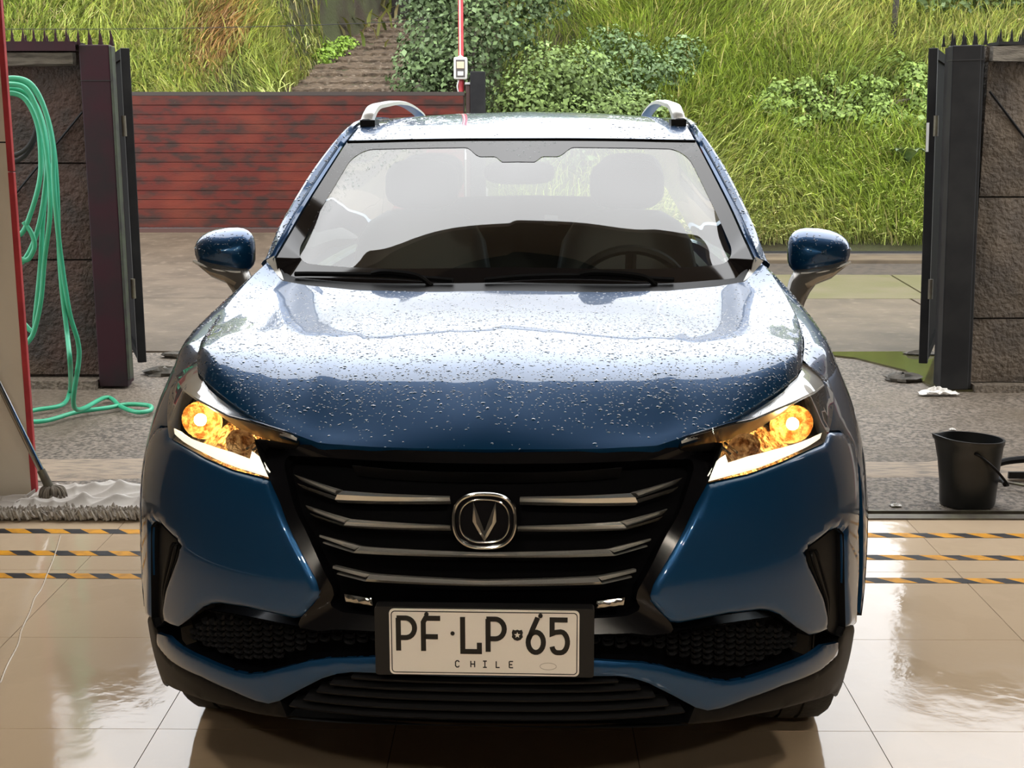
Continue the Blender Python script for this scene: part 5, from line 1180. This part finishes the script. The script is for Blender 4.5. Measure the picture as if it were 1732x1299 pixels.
# green hose hung in loops behind the jamb, its tail lying on the yard
M['hose'] = pm('green_hose', (.035, .33, .175), .35, c2=(.05, .42, .25), scale=3)
hs = thing('garden_hose', 'bright green garden hose hanging in long loops and trailing onto the yard', 'hose', (0, 0, 0))
HOSE = [[(-2.555, 6.55, 1.723), (-2.472, 6.55, 1.756), (-2.401, 6.55, 1.751), (-2.345, 6.55, 1.681), (-2.307, 6.55, 1.568), (-2.289, 6.55, 1.412), (-2.288, 6.55, 1.211), (-2.296, 6.55, 1.008), (-2.29, 6.53, 0.775), (-2.268, 6.5, 0.541), (-2.245, 6.45, 0.371), (-2.659, 7.603, 0.014), (-2.566, 7.207, 0.014), (-2.661, 7.068, 0.014), (-2.75, 6.95, 0.0145)], [(-2.577, 6.6, 1.701), (-2.488, 6.6, 1.724), (-2.409, 6.6, 1.69), (-2.359, 6.6, 1.582), (-2.34, 6.6, 1.425), (-2.365, 6.6, 1.237), (-2.407, 6.6, 1.062), (-2.464, 6.6, 0.929), (-2.528, 6.6, 0.861), (-2.581, 6.55, 0.89)], [(-2.566, 6.57, 1.687), (-2.478, 6.57, 1.701), (-2.412, 6.57, 1.661), (-2.368, 6.57, 1.54), (-2.365, 6.57, 1.383), (-2.374, 6.55, 1.269), (-2.425, 6.55, 1.124), (-2.48, 6.55, 1.022), (-2.557, 6.55, 1.008)], [(-2.543, 6.52, 1.728), (-2.468, 6.52, 1.742), (-2.395, 6.52, 1.722), (-2.347, 6.52, 1.624), (-2.32, 6.52, 1.484), (-2.311, 6.52, 1.27), (-2.323, 6.52, 1.097), (-2.374, 6.55, 0.89), (-2.401, 6.55, 0.713), (-2.435, 6.55, 0.578), (-2.477, 6.55, 0.488), (-2.572, 6.55, 0.412)], [(-2.588, 6.63, 1.711), (-2.476, 6.63, 1.719), (-2.404, 6.63, 1.625), (-2.369, 6.63, 1.468), (-2.366, 6.63, 1.294), (-2.4, 6.63, 1.06), (-2.426, 6.63, 0.852), (-2.467, 6.63, 0.612), (-2.492, 6.63, 0.52), (-2.593, 6.65, 0.639)], [(-2.464, 6.55, 1.08), (-2.432, 6.55, 1.031), (-2.418, 6.55, 0.978), (-2.427, 6.55, 0.934), (-2.466, 6.55, 0.89), (-2.534, 6.55, 0.92)], [(-2.53, 6.49, 1.749), (-2.443, 6.49, 1.771), (-2.359, 6.49, 1.744), (-2.304, 6.49, 1.638), (-2.275, 6.49, 1.47), (-2.28, 6.49, 1.271), (-2.277, 6.49, 1.071), (-2.27, 6.5, 0.866), (-2.255, 6.52, 0.628), (-2.237, 6.57, 0.424), (-2.33, 6.72, 0.1), (-2.381, 7.402, 0.014), (-2.22, 7.147, 0.014), (-2.092, 7.012, 0.014), (-2.034, 7.057, 0.014), (-2.074, 7.18, 0.014), (-2.205, 7.21, 0.014), (-2.292, 7.116, 0.014), (-2.421, 7.009, 0.014), (-2.544, 6.778, 0.014), (-2.8, 6.9, 0.0145)]]
for k, pts in enumerate(HOSE):
    mk('hose_loop' if k < len(HOSE)-1 else 'hose_tail', *tubeg(spline(pts, 10), .0125, 8), M['hose'], hs, smooth=180)
hk = thing('hose_hook', 'dark steel hook on the back of the jamb carrying the hose', 'hook', (-2.60, 5.62, 1.70))
mk('hook_arm', *tubeg(spline([(0, -.004, 0), (0, .5, 0), (0, .98, 0), (0, 1.02, .05)], 6), .018, 8), M['blacksteel'], hk)
ck = thing('cable_coil', 'black cable coiled inside the green hose loops', 'cable', (0, 0, 0))
COIL = [[(-2.455, 6.8, 1.568), (-2.479, 6.8, 1.483), (-2.532, 6.8, 1.42), (-2.6, 6.8, 1.397), (-2.664, 6.8, 1.42), (-2.708, 6.8, 1.483), (-2.719, 6.8, 1.568), (-2.695, 6.8, 1.653), (-2.642, 6.8, 1.715), (-2.575, 6.8, 1.737), (-2.511, 6.8, 1.715), (-2.467, 6.8, 1.653)], [(-2.467, 6.83, 1.547), (-2.493, 6.83, 1.456), (-2.548, 6.83, 1.388), (-2.62, 6.83, 1.363), (-2.688, 6.83, 1.388), (-2.733, 6.83, 1.456), (-2.745, 6.83, 1.547), (-2.719, 6.83, 1.639), (-2.663, 6.83, 1.705), (-2.593, 6.83, 1.729), (-2.525, 6.83, 1.705), (-2.48, 6.83, 1.639)]]
for pts in COIL: mk('coil_turn', *tubeg(spline(pts, 8, closed=True), .012, 6, closed=True), M['rubber'], ck, smooth=180)
# bucket
M['bucket'] = pm('black_bucket', (.012, .013, .013), .35, c2=(.02, .021, .021), scale=6)
bk = thing('bucket', 'black plastic bucket with a pouring spout on the wet concrete', 'bucket', (1.872, 5.36, -.008))
V = []; prof = [(.110, 0, 1), (.114, .012, 1), (.119, .10, 1), (.126, .2, 1), (.131, .262, 1), (.136, .270, 1), (.136, .287, 1), (.127, .287, 1), (.117, .2, -1), (.108, .05, -1), (0.001, .02, -1)]
n = 40
for r_, h, s_ in prof:
    for k in range(n):
        a = 2*math.pi*k/n; sp_ = .030*(h/.287)**3*math.exp(-((a-math.pi)/.28)**2); V.append(((r_+sp_)*math.cos(a), r_*.82*math.sin(a), h-(.007*math.cos(a)*(h > .25))+(.010*math.exp(-((a-math.pi)/.3)**2) if h > .25 else 0)))
F = [(i*n+k, i*n+(k+1) % n, (i+1)*n+(k+1) % n, (i+1)*n+k) for i in range(len(prof)-1) for k in range(n)]+[tuple(range(n-1, -1, -1))]
mk('bucket_body', V, F, M['bucket'], bk, smooth=40)
hp = spline([(-.018, -.103, .243), (.0, -.118, .235), (.06, -.128, .185), (.115, -.115, .125), (.142, -.06, .098), (.146, 0, .097), (.142, .05, .10), (.10, .10, .14), (.03, .112, .21), (-.01, .104, .243)], 8)
mk('bucket_handle', *tubeg(hp, .0055, 8), M['trim_black'], bk)
mk('handle_grip', *tubeg([(.138, -.045, .098), (.147, 0, .097), (.138, .045, .101)], .011, 10), M['trim_black'], bk)
# squeegee at the right edge
sq = thing('squeegee', 'black squeegee with a thin rod, right of the bucket', 'squeegee', (2.16, 5.70, 0))
mk('squeegee_head', *tubeg(spline([(-.10, -.05, .03), (-.05, 0, .075), (.08, .03, .09), (.3, .05, .09)], 5), .016, 8), M['trim_black'], sq); mk('squeegee_rod', *tubeg([(-.10, -.05, .02), (.30, -.35, .012)], .007, 6), M['steel'], sq)
box('squeegee_blade', .02, .34, .03, .045, .0, .03, M['rubber'], sq); mk('squeegee_neck', *tubeg([(.15, .037, .02), (.15, .037, .085)], .012, 8), M['trim_black'], sq)
# litter
M['paper'] = pm('white_plastic', (.72, .70, .66), .5)
def crumple(name, label, c, sx, sy, h, seed):
    r = np.random.default_rng(seed); n = 12; X, Y = np.meshgrid(np.linspace(-1, 1, n), np.linspace(-1, 1, n), indexing='ij')
    Z = h*r.uniform(0, 1, X.shape)*np.clip(1.15-np.hypot(X, Y)*.8, .1, 1)+.002
    V = np.stack([c[0]+sx*(X+r.uniform(-.1, .1, X.shape)), c[1]+sy*(Y+r.uniform(-.15, .15, X.shape)), c[2]+Z], -1).reshape(-1, 3).tolist()
    o = mk(name, V, gridf(n, n), M['paper'], smooth=0); s_ = o.modifiers.new('s', 'SOLIDIFY'); s_.thickness = .003; tag(o, label, 'litter'); return o
crumple('plastic_bag', 'torn white plastic bag at the foot of the right gate post', (2.44, 7.60, .0), .11, .035, .055, 3)
crumple('paper_scrap', 'small white paper scrap near the threshold left of the bucket', (1.565, 5.33, -.008), .022, .016, .012, 5)
crumple('paper_scrap', 'tiny white scrap on the concrete behind the bucket', (2.245, 6.72, -.008), .015, .012, .01, 6)
